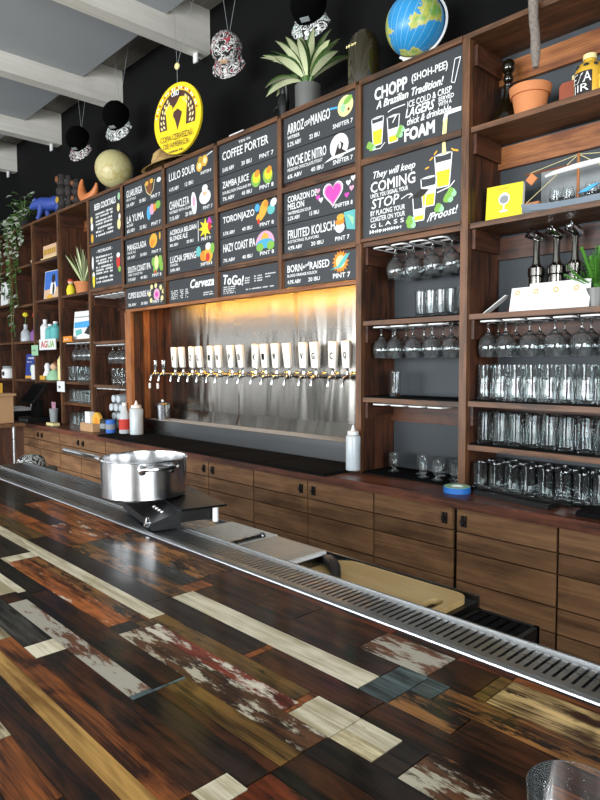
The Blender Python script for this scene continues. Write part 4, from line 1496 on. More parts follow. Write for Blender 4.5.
def make_tap(x, label, letter, tilt, handle=True):
    t = thing('beer_tap', label, 'beer tap', (x, 2.52, 1.375), group='beer taps on the steel wall')
    b = MB().tube([(0, 0.0, 0), (0, 0.17, 0)], 0.009, 12)
    b.lathe([(0.0, 0), (0.026, 0.0), (0.026, 0.004), (0.019, 0.012), (0.011, 0.016)], 20, (0, 0.1715, 0), Matrix.Rotation(R(90), 3, 'X'))
    b.build('shank', 'chrome', t)
    b = MB().ball((0, 0, 0), 0.015, 0.017, 0.016)
    b.tube([(0, -0.004, 0), (0, -0.03, -0.008), (0, -0.040, -0.022), (0, -0.043, -0.052)], [0.012, 0.011, 0.009, 0.007], 12)
    b.tube([(0, 0, 0.01), (0, 0.0, 0.03), (0, -0.002, 0.05)], [0.008, 0.006, 0.009], 10)
    b.build('faucet', 'chrome', t)
    mt = Matrix.Rotation(tilt, 3, 'Y') @ Matrix.Rotation(R(6), 3, 'X')
    if handle:
        b = MB()
        vs, fs = [], []
        for (w, d, z) in ((0.024, 0.012, 0.05), (0.027, 0.014, 0.056), (0.031, 0.016, 0.188), (0.029, 0.014, 0.196)):
            for k in range(16):
                a = 2 * PI * k / 16
                c_, s_ = math.cos(a), math.sin(a)
                p = Vector((w * math.copysign(abs(c_) ** 0.5, c_), d * math.copysign(abs(s_) ** 0.5, s_), z))
                vs.append(mt @ p)
        for i in range(3):
            for k in range(16):
                fs.append((i * 16 + k, i * 16 + (k + 1) % 16, (i + 1) * 16 + (k + 1) % 16, (i + 1) * 16 + k))
        fs += [tuple(range(16))[::-1], tuple(48 + k for k in range(16))]
        b.add(vs, fs)
        h = b.build('handle', 'cream', t)
        if letter:
            l = MB()
            write(l, letter, -0.011, 0.10, 0.022, 0.036, 0, bold=0.0015)
            l.v = [tuple(mt @ Vector((v[0], -0.0166, v[2]))) for v in l.v]
            l.build('letter', 'ink', h, smooth=0)
    else:
        b = MB().tube([(0, 0, 0.04), (0, 0.0, 0.06), (0, 0.0, 0.10)], [0.008, 0.013, 0.012], 10)
        b.build('lever', 'chrome', t)
        MB().tube([(0, -0.05, -0.07), (0, -0.05, -0.11)], 0.009, 10).build('nozzle', 'wire', t)
    return t


make_tap(-4.235, 'bare chrome tap without paddle, first at the left end of row', '', 0, False)
make_tap(-4.12, 'bare chrome tap without paddle, second from the left end of row', '', 0, False)
TX = [-3.955, -3.85, -3.735, -3.625, -3.51, -3.41, -3.275, -3.165, -3.035, -2.935, -2.835, -2.725, -2.60, -2.50, -2.37, -2.262]
LT = ['/', '', 'Z', 'L', 'I', 'N', 'P', 'B', '(', '1', 'W', '', 'V', 'G', 'C', 'Q']
TL = [5, 2, 8, -1, 7, 3, 2, -2, 8, 1, 2, -1, 4, 1, 6, 2]
for i, x in enumerate(TX):
    make_tap(x, 'chrome beer tap with cream paddle, %s paddle from the left' % ORD[i], LT[i], R(TL[i]))


# ================================================================== ORNAMENTS ON TOP OF THE SHELVES
TOPZ = 2.8125


def blade(mb, base, direc, length, width, droop, mats=('leaf', 'leafpale'), n=7, twist=0.0, fold=0.25):
    """a pointed leaf: pale midrib band between two green margins"""
    base = Vector(base)
    d = Vector(direc).normalized()
    side = d.cross(Vector((0, 0, 1)))
    if side.length < 1e-3:
        side = Vector((1, 0, 0))
    side.normalize()
    side = Matrix.Rotation(twist, 3, d) @ side
    p = base.copy()
    rows = []
    for i in range(n + 1):
        f = i / n
        w = width * math.sin(PI * min(1, 0.08 + f * 0.92)) ** 0.8 if f < 1 else 0.0005
        nrm = side.cross(d).normalized()
        rows.append([p - side * w * 0.5 + nrm * w * fold * 0.5, p - side * w * 0.34, p + side * w * 0.34, p + side * w * 0.5 + nrm * w * fold * 0.5])
        p = p + d * (length / n)
        d = (d + Vector((0, 0, -droop / n))).normalized()
    for band, m in ((0, mats[0]), (1, mats[1]), (2, mats[0])):
        mb.mat(m)
        vs, fs = [], []
        for r_ in rows:
            vs += [r_[band], r_[band + 1]]
        for i in range(n):
            fs.append((2 * i, 2 * i + 1, 2 * i + 3, 2 * i + 2))
        mb.add(vs, fs)


def potted(name, label, loc, pot_prof, potm, leaves, seed, cat='plant', soil=0.9):
    t = thing(name, label, cat, loc)
    MB().lathe(pot_prof, 28).build('pot', potm, t)
    top = max(z for r, z in pot_prof)
    rr = max(r for r, z in pot_prof) * 0.82
    MB().lathe([(0, top * soil - 0.004), (rr * 0.9, top * soil - 0.004), (rr * 0.9, top * soil), (0, top * soil)], 20).build('soil', 'c_dark', t)
    b = MB()
    leaves(b, top * soil, random.Random(seed))
    b.build('foliage', None, t, smooth=60, doubles=False)
    return t


def open_pot(r0, r1, h, rim=0.0, rimh=0.0, wall=0.006):
    p = [(0, 0), (r0, 0)]
    if rim:
        k = r0 + (r1 - r0) * (h - rimh) / h
        p += [(k, h - rimh), (k + rim, h - rimh), (r1 + rim, h), (r1 + rim - wall * 1.6, h)]
    else:
        p += [(r1, h), (r1 - wall, h)]
    p += [(r0 * 0.96, h * 0.55), (0, h * 0.55)]
    return p


def aglaonema(b, z, q):
    for i in range(26):
        a = i * 2.4 + q.uniform(-0.3, 0.3)
        el = q.uniform(0.35, 1.25)
        d = (math.cos(a) * math.cos(el), math.sin(a) * math.cos(el) * 0.75 - 0.1, math.sin(el))
        b.mat('leafmid')
        b.tube([(0, 0, z), (d[0] * 0.05, d[1] * 0.05, z + 0.05 + 0.02 * d[2])], 0.004, 5)
        blade(b, (d[0] * 0.05, d[1] * 0.05, z + 0.05 + 0.02 * d[2]), d, q.uniform(0.20, 0.28), q.uniform(0.05, 0.07), q.uniform(0.5, 1.3), ('leaf', 'leafpale'), twist=q.uniform(-0.5, 0.5))


potted('potted_plant', 'pale striped leafy plant in a grey pot on the shelf top', (-2.52, 2.48, TOPZ), open_pot(0.070, 0.072, 0.155), 'potgrey', aglaonema, 3)

MAT['globeblue'] = None


def globe_mat(name, sea, land, land2, scale, seed, lines):
    t = NT(name)
    tc = t.add('ShaderNodeTexCoord')
    mp = t.add('ShaderNodeMapping')
    mp.inputs['Location'].default_value = (seed, seed * 0.7, seed * 0.3)
    t.lk(tc.outputs['Object'], mp.inputs['Vector'])
    nz = t.add('ShaderNodeTexNoise', Scale=scale, Detail=5.0, Roughness=0.55)
    t.lk(mp.outputs[0], nz.inputs['Vector'])
    cr = t.add('ShaderNodeValToRGB')
    cr.color_ramp.elements[0].position = 0.545
    cr.color_ramp.elements[0].color = lin(sea)
    cr.color_ramp.elements[1].position = 0.56
    cr.color_ramp.elements[1].color = lin(land)
    e = cr.color_ramp.elements.new(0.66)
    e.color = lin(land2)
    e = cr.color_ramp.elements.new(0.40)
    e.color = lin(sea)
    t.lk(nz.outputs['Fac'], cr.inputs[0])
    # graticule: thin meridians and parallels
    sp = t.add('ShaderNodeSeparateXYZ')
    t.lk(tc.outputs['Object'], sp.inputs[0])
    at = t.add('ShaderNodeMath', operation='ARCTAN2')
    t.lk(sp.outputs[0], at.inputs[0])
    t.lk(sp.outputs[1], at.inputs[1])
    m1 = t.add('ShaderNodeMath', operation='MULTIPLY')
    m1.inputs[1].default_value = 12 / PI
    t.lk(at.outputs[0], m1.inputs[0])
    fr = t.add('ShaderNodeMath', operation='FRACT')
    t.lk(m1.outputs[0], fr.inputs[0])
    lt = t.add('ShaderNodeMath', operation='LESS_THAN')
    lt.inputs[1].default_value = 0.05
    t.lk(fr.outputs[0], lt.inputs[0])
    mx = t.add('ShaderNodeMixRGB')
    mx.inputs[2].default_value = lin(lines)
    m3 = t.add('ShaderNodeMath', operation='MULTIPLY')
    m3.inputs[1].default_value = 0.6
    t.lk(lt.outputs[0], m3.inputs[0])
    t.lk(m3.outputs[0], mx.inputs[0])
    t.lk(cr.outputs[0], mx.inputs[1])
    t.lk(mx.outputs[0], t.p.inputs['Base Color'])
    t.p.inputs['Roughness'].default_value = 0.35
    return t.m


def globe(label, loc, r, mat, ringm, tilt, rz, drop):
    t = thing('globe', label, 'globe', (loc[0], loc[1], TOPZ))
    cz = loc[2] - TOPZ
    ball = MB().ball((0, 0, 0), r, n=40, m=24).build('sphere', mat, t, loc=(0, 0, cz))
    ball.rotation_euler = (0, tilt, rz)
    mt = Matrix.Rotation(rz, 3, 'Z') @ Matrix.Rotation(tilt, 3, 'Y')
    pts = []
    for k in range(25):
        a = R(-96) + k * R(192) / 24
        pts.append(Vector((0, 0, cz)) + mt @ Vector((math.cos(a) * (r + 0.012), 0, math.sin(a) * (r + 0.012))))
    b = MB()
    for dx in (-1, 1):
        b.tube(pts, 0.006, 6)
    b.build('meridian_ring', ringm, t)
    b = MB().tube([Vector((0, 0, cz)) + mt @ Vector((0, 0, -r - 0.012)), (0, 0, 0.02)], 0.007, 8)
    b.lathe([(0, 0), (0.07, 0), (0.07, 0.008), (0.02, 0.02), (0, 0.022)], 24)
    b.build('stand', ringm, t)


MAT['globeblue'] = globe_mat('blue_globe_print', '#2f8fc8', '#c9c05a', '#6fa04a', 8.0, 3.3, '#bfe3f0')
MAT['globetan'] = globe_mat('antique_globe_print', '#c9c08a', '#b7a562', '#d6cb98', 8.0, 1.2, '#8d8257')
globe('bright blue world globe with white ring on top of the shelves', (-1.82, 2.50, 3.035), 0.138, 'globeblue', 'paper', R(23), R(20), 0)
globe('antique beige world globe on the shelf top at left', (-4.79, 2.50, 3.03), 0.150, 'globetan', 'iron', R(20), R(40), 0)

t = thing('glass_jug', 'tall dark brown glass jug between the plant and blue globe', 'jug', (-2.135, 2.50, TOPZ))
MB().lathe([(0, 0), (0.078, 0), (0.082, 0.01), (0.082, 0.235), (0.06, 0.285), (0.03, 0.30), (0.03, 0.31), (0, 0.31)], 32).build('body', plain('dark_amber_glass', '#2b2410', 0.08, coat=1.0), t)
b = MB().mat('c_lemon')
scribble(b, -0.045, 0.215, 0.09, 0.014, -0.0835, 5)
b.build('lettering', None, t, smooth=0)

# small dark figurine beside the plant
t = thing('figurine', 'small dark standing figurine just left of the striped plant', 'figurine', (-2.74, 2.50, TOPZ))
b = MB().lathe([(0, 0), (0.035, 0), (0.035, 0.02), (0.022, 0.03), (0.03, 0.10), (0.034, 0.15), (0.015, 0.185), (0.022, 0.21), (0.02, 0.235), (0.0, 0.245)], 16)
b.tube([(-0.03, 0, 0.14), (-0.05, -0.02, 0.11), (-0.03, -0.04, 0.08)], 0.009, 8).tube([(0.03, 0, 0.14), (0.05, -0.02, 0.17), (0.055, -0.03, 0.21)], 0.009, 8)
b.build('body', 'iron', t)
# folded white paper behind the frame top
t = thing('place_card', 'small white lettered card standing above the COFFEE PORTER board', 'card', (-3.12, 2.45, TOPZ))
b = MB().prism([(-0.02, 0.0), (0.02, 0.0), (0.0, 0.06)], -0.07, 0.07, 'YZ')
b.build('body', 'paper', t)
b = MB().mat('ink')
scribble(b, -0.05, 0.02, 0.1, 0.016, -0.0165, 9)
b.build('lettering', None, t, smooth=0)

# woven straw hat lying tilted on the frame top
MAT['straw'] = wood('woven_straw', '#8a6a3c', '#c8a86a', 'X', rough=0.8, vary=0.1, grain=2.0)
t = thing('straw_hat', 'woven straw hat lying under the round yellow sign', 'hat', (-4.04, 2.55, TOPZ + 0.058), rot=(R(18), R(-6), 0))
t.scale = (0.85, 0.85, 0.85)
b = MB()
prof = [(0.0, 0.175), (0.05, 0.172), (0.10, 0.15), (0.135, 0.10), (0.150, 0.055), (0.19, 0.045), (0.23, 0.05), (0.23, 0.054), (0.19, 0.050), (0.153, 0.062), (0.138, 0.106), (0.10, 0.156), (0.05, 0.178), (0.0, 0.181)]
b.lathe([(r * 0.9, z) for r, z in prof], 36)
for k in range(40):
    a = k * 2 * PI / 40
    b.tube([(0.205 * math.cos(a), 0.205 * math.sin(a), 0.052), (0.235 * math.cos(a + 0.05), 0.235 * math.sin(a + 0.05), 0.045)], 0.002, 4)
b.build('weave', 'straw', t)

# orange crescent ornament
t = thing('crescent_ornament', 'orange crescent shaped ornament left of the beige globe', 'ornament', (-5.16, 2.46, TOPZ))
pts, rs = [], []
for k in range(15):
    a = R(150) + k * R(200) / 14
    pts.append((0.16 * math.cos(a) * 0.9, 0, 0.17 + 0.125 * math.sin(a)))
    rs.append(0.004 + 0.046 * math.sin(PI * (k + 0.5) / 15))
b = MB().tube(pts, rs, 14)
b.build('body', plain('orange_glaze', '#cf7b45', 0.4, noise=0.15, nscale=12), t)

# two painted totems
def totem(label, x, h, mats, seed, w):
    t = thing('carved_figure', label, 'carving', (x, 2.48, TOPZ))
    q = random.Random(seed)
    z = 0
    b = MB()
    prof = [(0, 0)]
    n = 4
    for k in range(n):
        zz = h * k / n
        prof += [(w * q.uniform(0.8, 1.0), zz), (w * q.uniform(0.95, 1.15), zz + h / n * 0.5), (w * 0.7, zz + h / n * 0.93)]
    prof += [(w * 0.7, h), (0, h + 0.01)]
    b.lathe(prof, 14)
    b.build('body', mats[0], t)
    for k in range(1, n, 2):
        zz = h * k / n + h / n * 0.5
        b = MB().mat(mats[1 + k % (len(mats) - 1)])
        b.ball((0.0, -w * 0.95, zz), w * 0.55, w * 0.25, h / n * 0.33, 10, 8)
        b.build('painted_face', None, t)


totem('taller dark carved totem with painted faces behind the blue animal', -5.74, 0.37, ['c_dark', 'c_brown', 'c_gold', 'c_brown'], 2, 0.055)
totem('slim dark carved totem with red marks behind the blue animal', -5.60, 0.33, ['c_dark', 'c_brown', 'iron'], 4, 0.042)
totem('short dark carved totem beside the orange crescent', -5.43, 0.26, ['c_dark', 'c_brown', 'c_brown'], 6, 0.05)

# blue bear figure walking to the left: one skin
MAT['bluefig'] = plain('matte_blue', '#2f4a9a', 0.6, noise=0.12, nscale=20)
t = thing('animal_figure', 'matte blue walking animal figure on the shelf top at left', 'figurine', (-5.97, 2.46, TOPZ + 0.008), rz=R(32))
t.scale = (0.86, 0.86, 0.86)
b = MB()
b.tube([(0.20, 0, 0.155), (0.17, 0, 0.165), (0.08, 0, 0.17), (0.0, 0, 0.162), (-0.09, 0, 0.172), (-0.14, 0, 0.175), (-0.19, 0, 0.165), (-0.235, 0, 0.145), (-0.26, 0, 0.135)], [0.02, 0.06, 0.078, 0.07, 0.072, 0.058, 0.052, 0.03, 0.018], 16)
for x, y, dx in ((0.14, 0.035, 0.03), (0.13, -0.035, -0.02), (-0.08, 0.035, 0.02), (-0.09, -0.035, -0.03)):
    b.tube([(x, y, 0.15), (x + dx * 0.5, y, 0.085), (x + dx * 1.2, y, 0.03), (x + dx * 1.2 - 0.015, y, 0.0)], [0.045, 0.03, 0.022, 0.026], 12)
for y in (-0.03, 0.03):
    b.ball((-0.175, y, 0.215), 0.014, 0.01, 0.02, 10, 8)
b.tube([(0.2, 0, 0.165), (0.225, 0, 0.14)], [0.014, 0.006], 8)
b.build('body', 'bluefig', t)

# trailing plant at the far left top
def vine(b, z, q):
    strands = [(-0.26, 0.0, -0.75), (-0.12, 0.05, -0.95), (0.02, 0.0, -1.15), (0.10, -0.02, -1.2), (0.16, 0.0, -0.9), (-0.2, -0.02, -0.4), (0.2, 0.0, -0.55), (0.3, 0.02, -0.3)]
    for sx, sy, dz in strands:
        pts = [Vector((0, 0, z)), Vector((sx * 0.5, -0.06, z + 0.10)), Vector((sx, -0.17 + sy, z - 0.02))]
        n = 8
        for k in range(1, n + 1):
            pts.append(Vector((sx + 0.12 * k / n + q.uniform(-0.02, 0.02), -0.185 + sy + q.uniform(-0.02, 0.01), z + dz * k / n)))
        b.mat('leafmid')
        b.tube(pts, 0.003, 4)
        for p0, p1 in zip(pts[1:-1], pts[2:]):
            for j in range(4):
                p = p0.lerp(p1, (j + q.random()) / 4)
                a = q.uniform(0, 2 * PI)
                m = q.choice(['leafwhite', 'leafmid', 'leaf', 'leafwhite'] if p.z > z - 0.45 else ['leafmid', 'leaf', 'leafmid', 'leafwhite'])
                blade(b, p, (math.cos(a), -abs(math.sin(a)) * 0.6, q.uniform(-0.5, 0.4)), q.uniform(0.05, 0.075), q.uniform(0.03, 0.045), 1.0, (m, m), n=4)
    for k in range(46):                                         # bushy crown above the pot
        a = q.uniform(0, 2 * PI)
        r_ = q.uniform(0.02, 0.2)
        p = Vector((r_ * math.cos(a), r_ * math.sin(a) * 0.5, z + q.uniform(0.02, 0.30)))
        m = q.choice(['leafwhite', 'leafmid', 'leaf'])
        blade(b, p, (math.cos(a), math.sin(a) * 0.5 - 0.3, q.uniform(-0.3, 0.7)), q.uniform(0.06, 0.09), q.uniform(0.035, 0.05), 0.8, (m, m), n=4)
        if k % 3 == 0:
            b.mat('leafmid')
            b.tube([(0, 0, z), tuple(p)], 0.0025, 4)


potted('trailing_plant', 'trailing pale leaved vine hanging down the far left shelves', (-6.80, 2.52, TOPZ), open_pot(0.07, 0.09, 0.13), 'c_dark', vine, 11)

# ================================================================== THINGS HANGING ON THE BLACK WALL
def floral(name, base, marks, scale=26):
    t = NT(name)
    tc = t.add('ShaderNodeTexCoord')
    nz = t.add('ShaderNodeTexNoise', Scale=scale, Detail=2.0, Distortion=2.5)
    t.lk(tc.outputs['Object'], nz.inputs['Vector'])
    cr = t.add('ShaderNodeValToRGB')
    cr.color_ramp.interpolation = 'CONSTANT'
    els = [(0.0, base), (0.47, marks[0]), (0.56, base), (0.62, marks[1])]
    cr.color_ramp.elements[0].color = lin(base)
    cr.color_ramp.elements[1].position = els[1][0]
    cr.color_ramp.elements[1].color = lin(els[1][1])
    for p, c in els[2:]:
        e = cr.color_ramp.elements.new(p)
        e.color = lin(c)
    t.lk(nz.outputs['Fac'], cr.inputs[0])
    t.lk(cr.outputs[0], t.p.inputs['Base Color'])
    t.p.inputs['Roughness'].default_value = 0.8
    return t.m


MAT['floral'] = floral('black_white_floral', '#141414', ('#d9d6d2', '#a83a48'), 17)
MAT['floralw'] = floral('black_white_leaves', '#161616', ('#e4e4e0', '#b9cfc4'), 15)
MAT['capblack'] = plain('black_cap_cloth', '#050505', 1.0)
MAT['capblack'].node_tree.nodes['Principled BSDF'].inputs['Specular IOR Level'].default_value = 0.05


def cap(label, loc, crown_m, brim_m, zdir, size=1.0, strings=True, roll=0.0):
    """a peaked cap hung by its strap, peak down"""
    t = thing('suspended_hat', label, 'cap', loc)
    Z = Vector(zdir).normalized()
    Y = (Vector((0, 0, -1)) - Z * Vector((0, 0, -1)).dot(Z)).normalized()
    Y = Matrix.Rotation(roll, 3, Z) @ Y
    X = Y.cross(Z)
    mt = Matrix((X, Y, Z)).transposed()
    r = 0.092 * size
    vs, fs = [], []
    b = MB()
    prof = [(r, 0), (r * 1.0, r * 0.35), (r * 0.93, r * 0.7), (r * 0.72, r * 1.0), (r * 0.4, r * 1.16), (0.0001, r * 1.2), (0.0001, r * 1.17), (r * 0.38, r * 1.13), (r * 0.69, r * 0.97), (r * 0.9, r * 0.68), (r * 0.97, r * 0.34), (r * 0.97, 0)]
    pr2 = prof
    n = 24
    for rr, z in pr2:
        for k in range(n):
            a = 2 * PI * k / n
            vs.append(mt @ Vector((rr * math.cos(a), rr * math.sin(a) * 1.08, z)))
    L = len(pr2)
    for i in range(L):
        for k in range(n):
            fs.append((i * n + k, i * n + (k + 1) % n, ((i + 1) % L) * n + (k + 1) % n, ((i + 1) % L) * n + k))
    b.add(vs, fs)
    b.ball(mt @ Vector((0, 0, r * 1.2)), 0.008, n=8, m=6)
    b.build('crown', crown_m, t)
    b = MB()
    vs, fs = [], []
    m_ = 14
    for lay in (0, -0.003):
        for i in range(4):
            for k in range(m_ + 1):
                a = R(18) + R(144) * k / m_
                f = i / 3
                wob = math.sin(PI * k / m_)
                rr = r * (0.99 + f * 0.78 * wob ** 0.5)
                drop = -0.030 * f * (1 - wob * 0.6) - 0.014 * (abs(math.cos(a)) ** 2)
                vs.append(mt @ Vector((rr * math.cos(a) * (1 if f == 0 else 0.98), rr * math.sin(a) * 1.08, 0.004 + drop + lay)))
    W_ = m_ + 1
    for lay in (0, 1):
        for i in range(3):
            for k in range(m_):
                q0 = lay * 4 * W_ + i * W_ + k
                fs.append((q0, q0 + 1, q0 + 1 + W_, q0 + W_))
    o4 = 4 * W_
    for k in range(m_):
        fs.append((3 * W_ + k, 3 * W_ + k + 1, o4 + 3 * W_ + k + 1, o4 + 3 * W_ + k))
    for i in range(3):
        fs.append((i * W_, (i + 1) * W_, o4 + (i + 1) * W_, o4 + i * W_))
        fs.append((i * W_ + m_, (i + 1) * W_ + m_, o4 + (i + 1) * W_ + m_, o4 + i * W_ + m_))
    b.add(vs, fs)
    b.build('peak', brim_m, t)
    # badge on the front of the crown
    c0 = mt @ Vector((0, r * 1.06, r * 0.42))
    b = MB().obox(c0, (0.05, 0.006, 0.026), mt)
    b.build('badge', 'c_grey' if crown_m == 'capblack' else 'c_skin', t)
    top = mt @ Vector((0, -r * 1.05, 0.01))
    b = MB()
    zt = 3.968 - loc[2]
    for sx in (-0.12, 0.12):
        b.tube([top, (top.x + sx, top.y + 0.02, zt)], 0.0016, 5)
    b.build('string', 'c_grey', t)
    return t


cap('black and white floral cap hanging on strings from the ceiling', (-3.26, 2.50, 3.42), 'floral', 'floral', (0.45, -0.85, 0.25), 1.05)
cap('black cap with floral peak hanging above the striped plant', (-2.50, 2.48, 3.37), 'capblack', 'floralw', (0.35, -0.9, 0.3), 1.05)
cap('black cap with leafy white peak hanging above the beige globe', (-4.70, 2.50, 3.41), 'capblack', 'floralw', (0.40, -0.9, 0.3), 1.15)
cap('black cap with patterned peak hanging farthest left from strings', (-5.40, 2.50, 3.41), 'capblack', 'floral', (0.40, -0.9, 0.3), 1.1)

# round yellow medal sign on strings
MAT['signyellow'] = plain('sign_yellow', '#f2d21a', 0.5)
MAT['signbrown'] = plain('sign_brown', '#4a2a22', 0.6)
SR = 0.222
t = thing('hanging_sign', 'round yellow medal sign COPA CERVEZAS DE AMERICA hanging on strings', 'sign', (-3.535, 2.30, 3.03), rz=R(9))
MB().lathe([(0, -0.008), (SR, -0.008), (SR, 0.008), (0, 0.008)], 56, (0, 0, 0), Matrix.Rotation(R(90), 3, 'X')).build('disc', 'signyellow', t)
D = MB()
y = -0.0085


def sg(c):
    global y
    y -= 0.0004
    D.mat(c)


sg('signbrown')
ell(D, 0, 0.0, SR * 0.78, SR * 0.78, y, 40, a0=R(-18), a1=R(198))
sg('signyellow')
flat(D, [(-0.09, -0.09), (0.08, -0.09), (0.10, 0.12), (0.03, 0.13), (0.0, 0.095), (-0.055, 0.055), (-0.11, 0.10)], y)
sg('signyellow')
ell(D, -0.075, 0.075, 0.035, 0.025, y)
sg('signbrown')
flat(D, [(-0.03, 0.045), (0.01, 0.06), (0.05, 0.03), (0.035, -0.01), (0.015, -0.05), (0.005, -0.075), (-0.005, -0.04), (-0.02, 0.0), (-0.035, 0.02)], y)
sg('c_lemon')
for s in (-1, 1):
    for k in range(6):
        a = R(195 - k * 14) if s < 0 else R(-15 + k * 14)
        for dr in (-0.012, 0.012):
            ell(D, math.cos(a) * (SR * 0.62 + dr), math.sin(a) * (SR * 0.62 + dr), 0.014, 0.007, y, 10, rot=a + R(60) * s)
for s in range(26):
    a = R(10 + s * 160 / 25)
    sg('c_white' if s % 3 else 'c_red')
    ell(D, math.cos(a) * SR * 0.84, math.sin(a) * SR * 0.84, 0.009, 0.006, y, 8, rot=a)
D.build('emblem', None, t, smooth=0)
b = MB().mat('c_white')
write(b, 'ORO', -0.035, 0.135, 0.07, 0.035, y - 0.001, bold=0.002)
b.mat('signbrown')
write(b, 'COPA CERVEZAS', -0.15, -0.135, 0.30, 0.036, y - 0.001)
write(b, 'DE AMERICA', -0.12, -0.18, 0.24, 0.034, y - 0.001)
scribble(b, -0.07, -0.212, 0.14, 0.014, y - 0.001, 3)
b.build('lettering', None, t, smooth=0)
b = MB()
for sx in (-0.14, 0.12):
    b.tube([(0, 0, 0.33), (sx, 0.10, 3.969 - 3.03)], 0.0016, 5)
b.tube([(0, 0, SR - 0.003), (0, 0, 0.33)], 0.0016, 5)
b.build('string', 'c_grey', t)
MB().ball((0, 0, 0.33), 0.022, 0.012, 0.022, 12, 8).build('toggle', 'c_lemon', t)

# grey knobbly stick hanging before the right unit
t = thing('hanging_stick', 'grey rough stick hanging in front of the upper right shelves', 'stick', (-1.143, 2.335, 2.565))
b = MB()
pts = [(-0.035 * k / 12 + rnd.uniform(-0.003, 0.003), 0, k * 0.06) for k in range(13)]
b.tube(pts, [0.011] + [0.0175 + rnd.uniform(-0.001, 0.002) for k in range(11)] + [0.012], 12)
b.build('stem', plain('grey_bark', '#857b72', 0.9, noise=0.5, nscale=90, bump=1.0), t)
MB().tube([(-0.035, 0, 0.715), (-0.035, 0.0, 3.968 - 2.565)], 0.002, 5).build('string', 'c_grey', t)

# ================================================================== RIGHT UNIT: ORNAMENTS
S1, S2, S3 = 2.4303, 2.0353, 1.6553
MAT['blackgold'] = plain('black_gold_glass', '#191407', 0.12, 0.3, coat=1.0)
t = thing('decanter', 'dark bulbous decanter with gold trim on the upper right shelf', 'decanter', (-1.35, 2.515, S1))
t.scale = (0.9, 0.9, 1.0)
MB().lathe([(0, 0), (0.085, 0), (0.088, 0.01), (0.084, 0.03), (0.066, 0.06), (0.042, 0.105), (0.023, 0.145), (0.018, 0.17), (0.022, 0.185), (0.016, 0.195), (0, 0.195)], 32).build('body', 'blackgold', t)
b = MB().ball((0, 0, 0.215), 0.024, n=20, m=12).ball((0, 0, 0.262), 0.032, n=20, m=12)
b.build('stopper', 'blackgold', t)
b = MB().lathe([(0.0885, 0.012), (0.091, 0.018), (0.089, 0.028)], 32)
b.build('gold_band', plain('polished_gold', '#b08a2c', 0.2, 1.0), t)
t = thing('terracotta_pot', 'empty terracotta flower pot on the upper right shelf', 'pot', (-1.222, 2.455, S1))
MB().lathe(open_pot(0.056, 0.074, 0.117, 0.008, 0.034), 36).build('body', 'terra', t)
t = thing('flask', 'reddish brown leather flask beside the yellow can', 'flask', (-1.056, 2.455, S1))
b = MB()
q = [(-0.04, 0.006), (-0.034, 0), (0.034, 0), (0.04, 0.006), (0.04, 0.075), (0.03, 0.088), (-0.03, 0.088), (-0.04, 0.075)]
b.prism(q, -0.018, 0.018)
b.build('body', plain('brown_leather', '#8a3f22', 0.5, noise=0.25, nscale=20), t)
MB().lathe([(0, 0.0885), (0.011, 0.0885), (0.011, 0.108), (0, 0.109)], 14, (0.012, 0, 0)).build('cap', 'c_lemon', t)
t = thing('metal_can', 'yellow growler can with black and white letters at right edge', 'can', (-0.992, 2.46, S1))
MAT['canyellow'] = plain('can_yellow', '#e3b23a', 0.35, 0.2)
MB().lathe([(0, 0), (0.052, 0), (0.054, 0.006), (0.054, 0.098), (0.042, 0.128), (0.02, 0.143), (0.02, 0.15), (0, 0.15)], 36).build('body', 'canyellow', t)
MB().lathe([(0, 0.1505), (0.024, 0.1505), (0.024, 0.168), (0.0, 0.17)], 24).build('cap', 'c_lemon', t)
b = MB().mat('c_white')


def on_can(txt, z, h, a0, a1, col, r, pad=False):
    vs, fs = letters(txt)
    pts = []
    for u, v in vs:
        a = a0 + (a1 - a0) * u
        pts.append((r * math.sin(a), -r * math.cos(a), z + v * h))
    b.mat(col)
    b.add(pts, fs)


def can_panel(z0, z1, a0, a1, col, r):
    vs, fs = [], []
    for k in range(13):
        a = a0 + (a1 - a0) * k / 12
        vs += [(r * math.sin(a), -r * math.cos(a), z0), (r * math.sin(a), -r * math.cos(a), z1)]
    for k in range(12):
        fs.append((2 * k, 2 * k + 2, 2 * k + 3, 2 * k + 1))
    b.mat(col)
    b.add(vs, fs)


can_panel(0.01, 0.095, -0.9, 0.55, 'ink', 0.0545)
on_can('EZA', 0.055, 0.036, -0.85, 0.5, 'c_white', 0.0549)
on_can('JIR', 0.014, 0.036, -0.85, 0.35, 'c_white', 0.0549)
b.build('lettering', None, t, smooth=0)
b = MB().mat('ink')
for a in (-0.6, 0.1, 0.8):
    b.ball((0.043 * math.sin(a), -0.043 * math.cos(a), 0.118), 0.012, 0.006, 0.008, 8, 6)
b.build('spots', None, t)
t = thing('round_tin', 'round yellow ornament with ring pattern at the right picture edge', 'ornament', (-0.915, 2.44, S1))
b = MB()
mt = Matrix.Rotation(R(90), 3, 'X')
b.lathe([(0, 0), (0.042, 0), (0.042, 0.012), (0, 0.012)], 32, (0, 0, 0.0425), mt)
b.build('disc', 'canyellow', t)
b = MB()
for r in (0.014, 0.024, 0.034):
    b.tube([(r * math.cos(k * PI / 14), -0.0125, 0.0425 + r * math.sin(k * PI / 14)) for k in range(28)], 0.0018, 6, closed=True)
b.build('rings', 'c_gold', t)

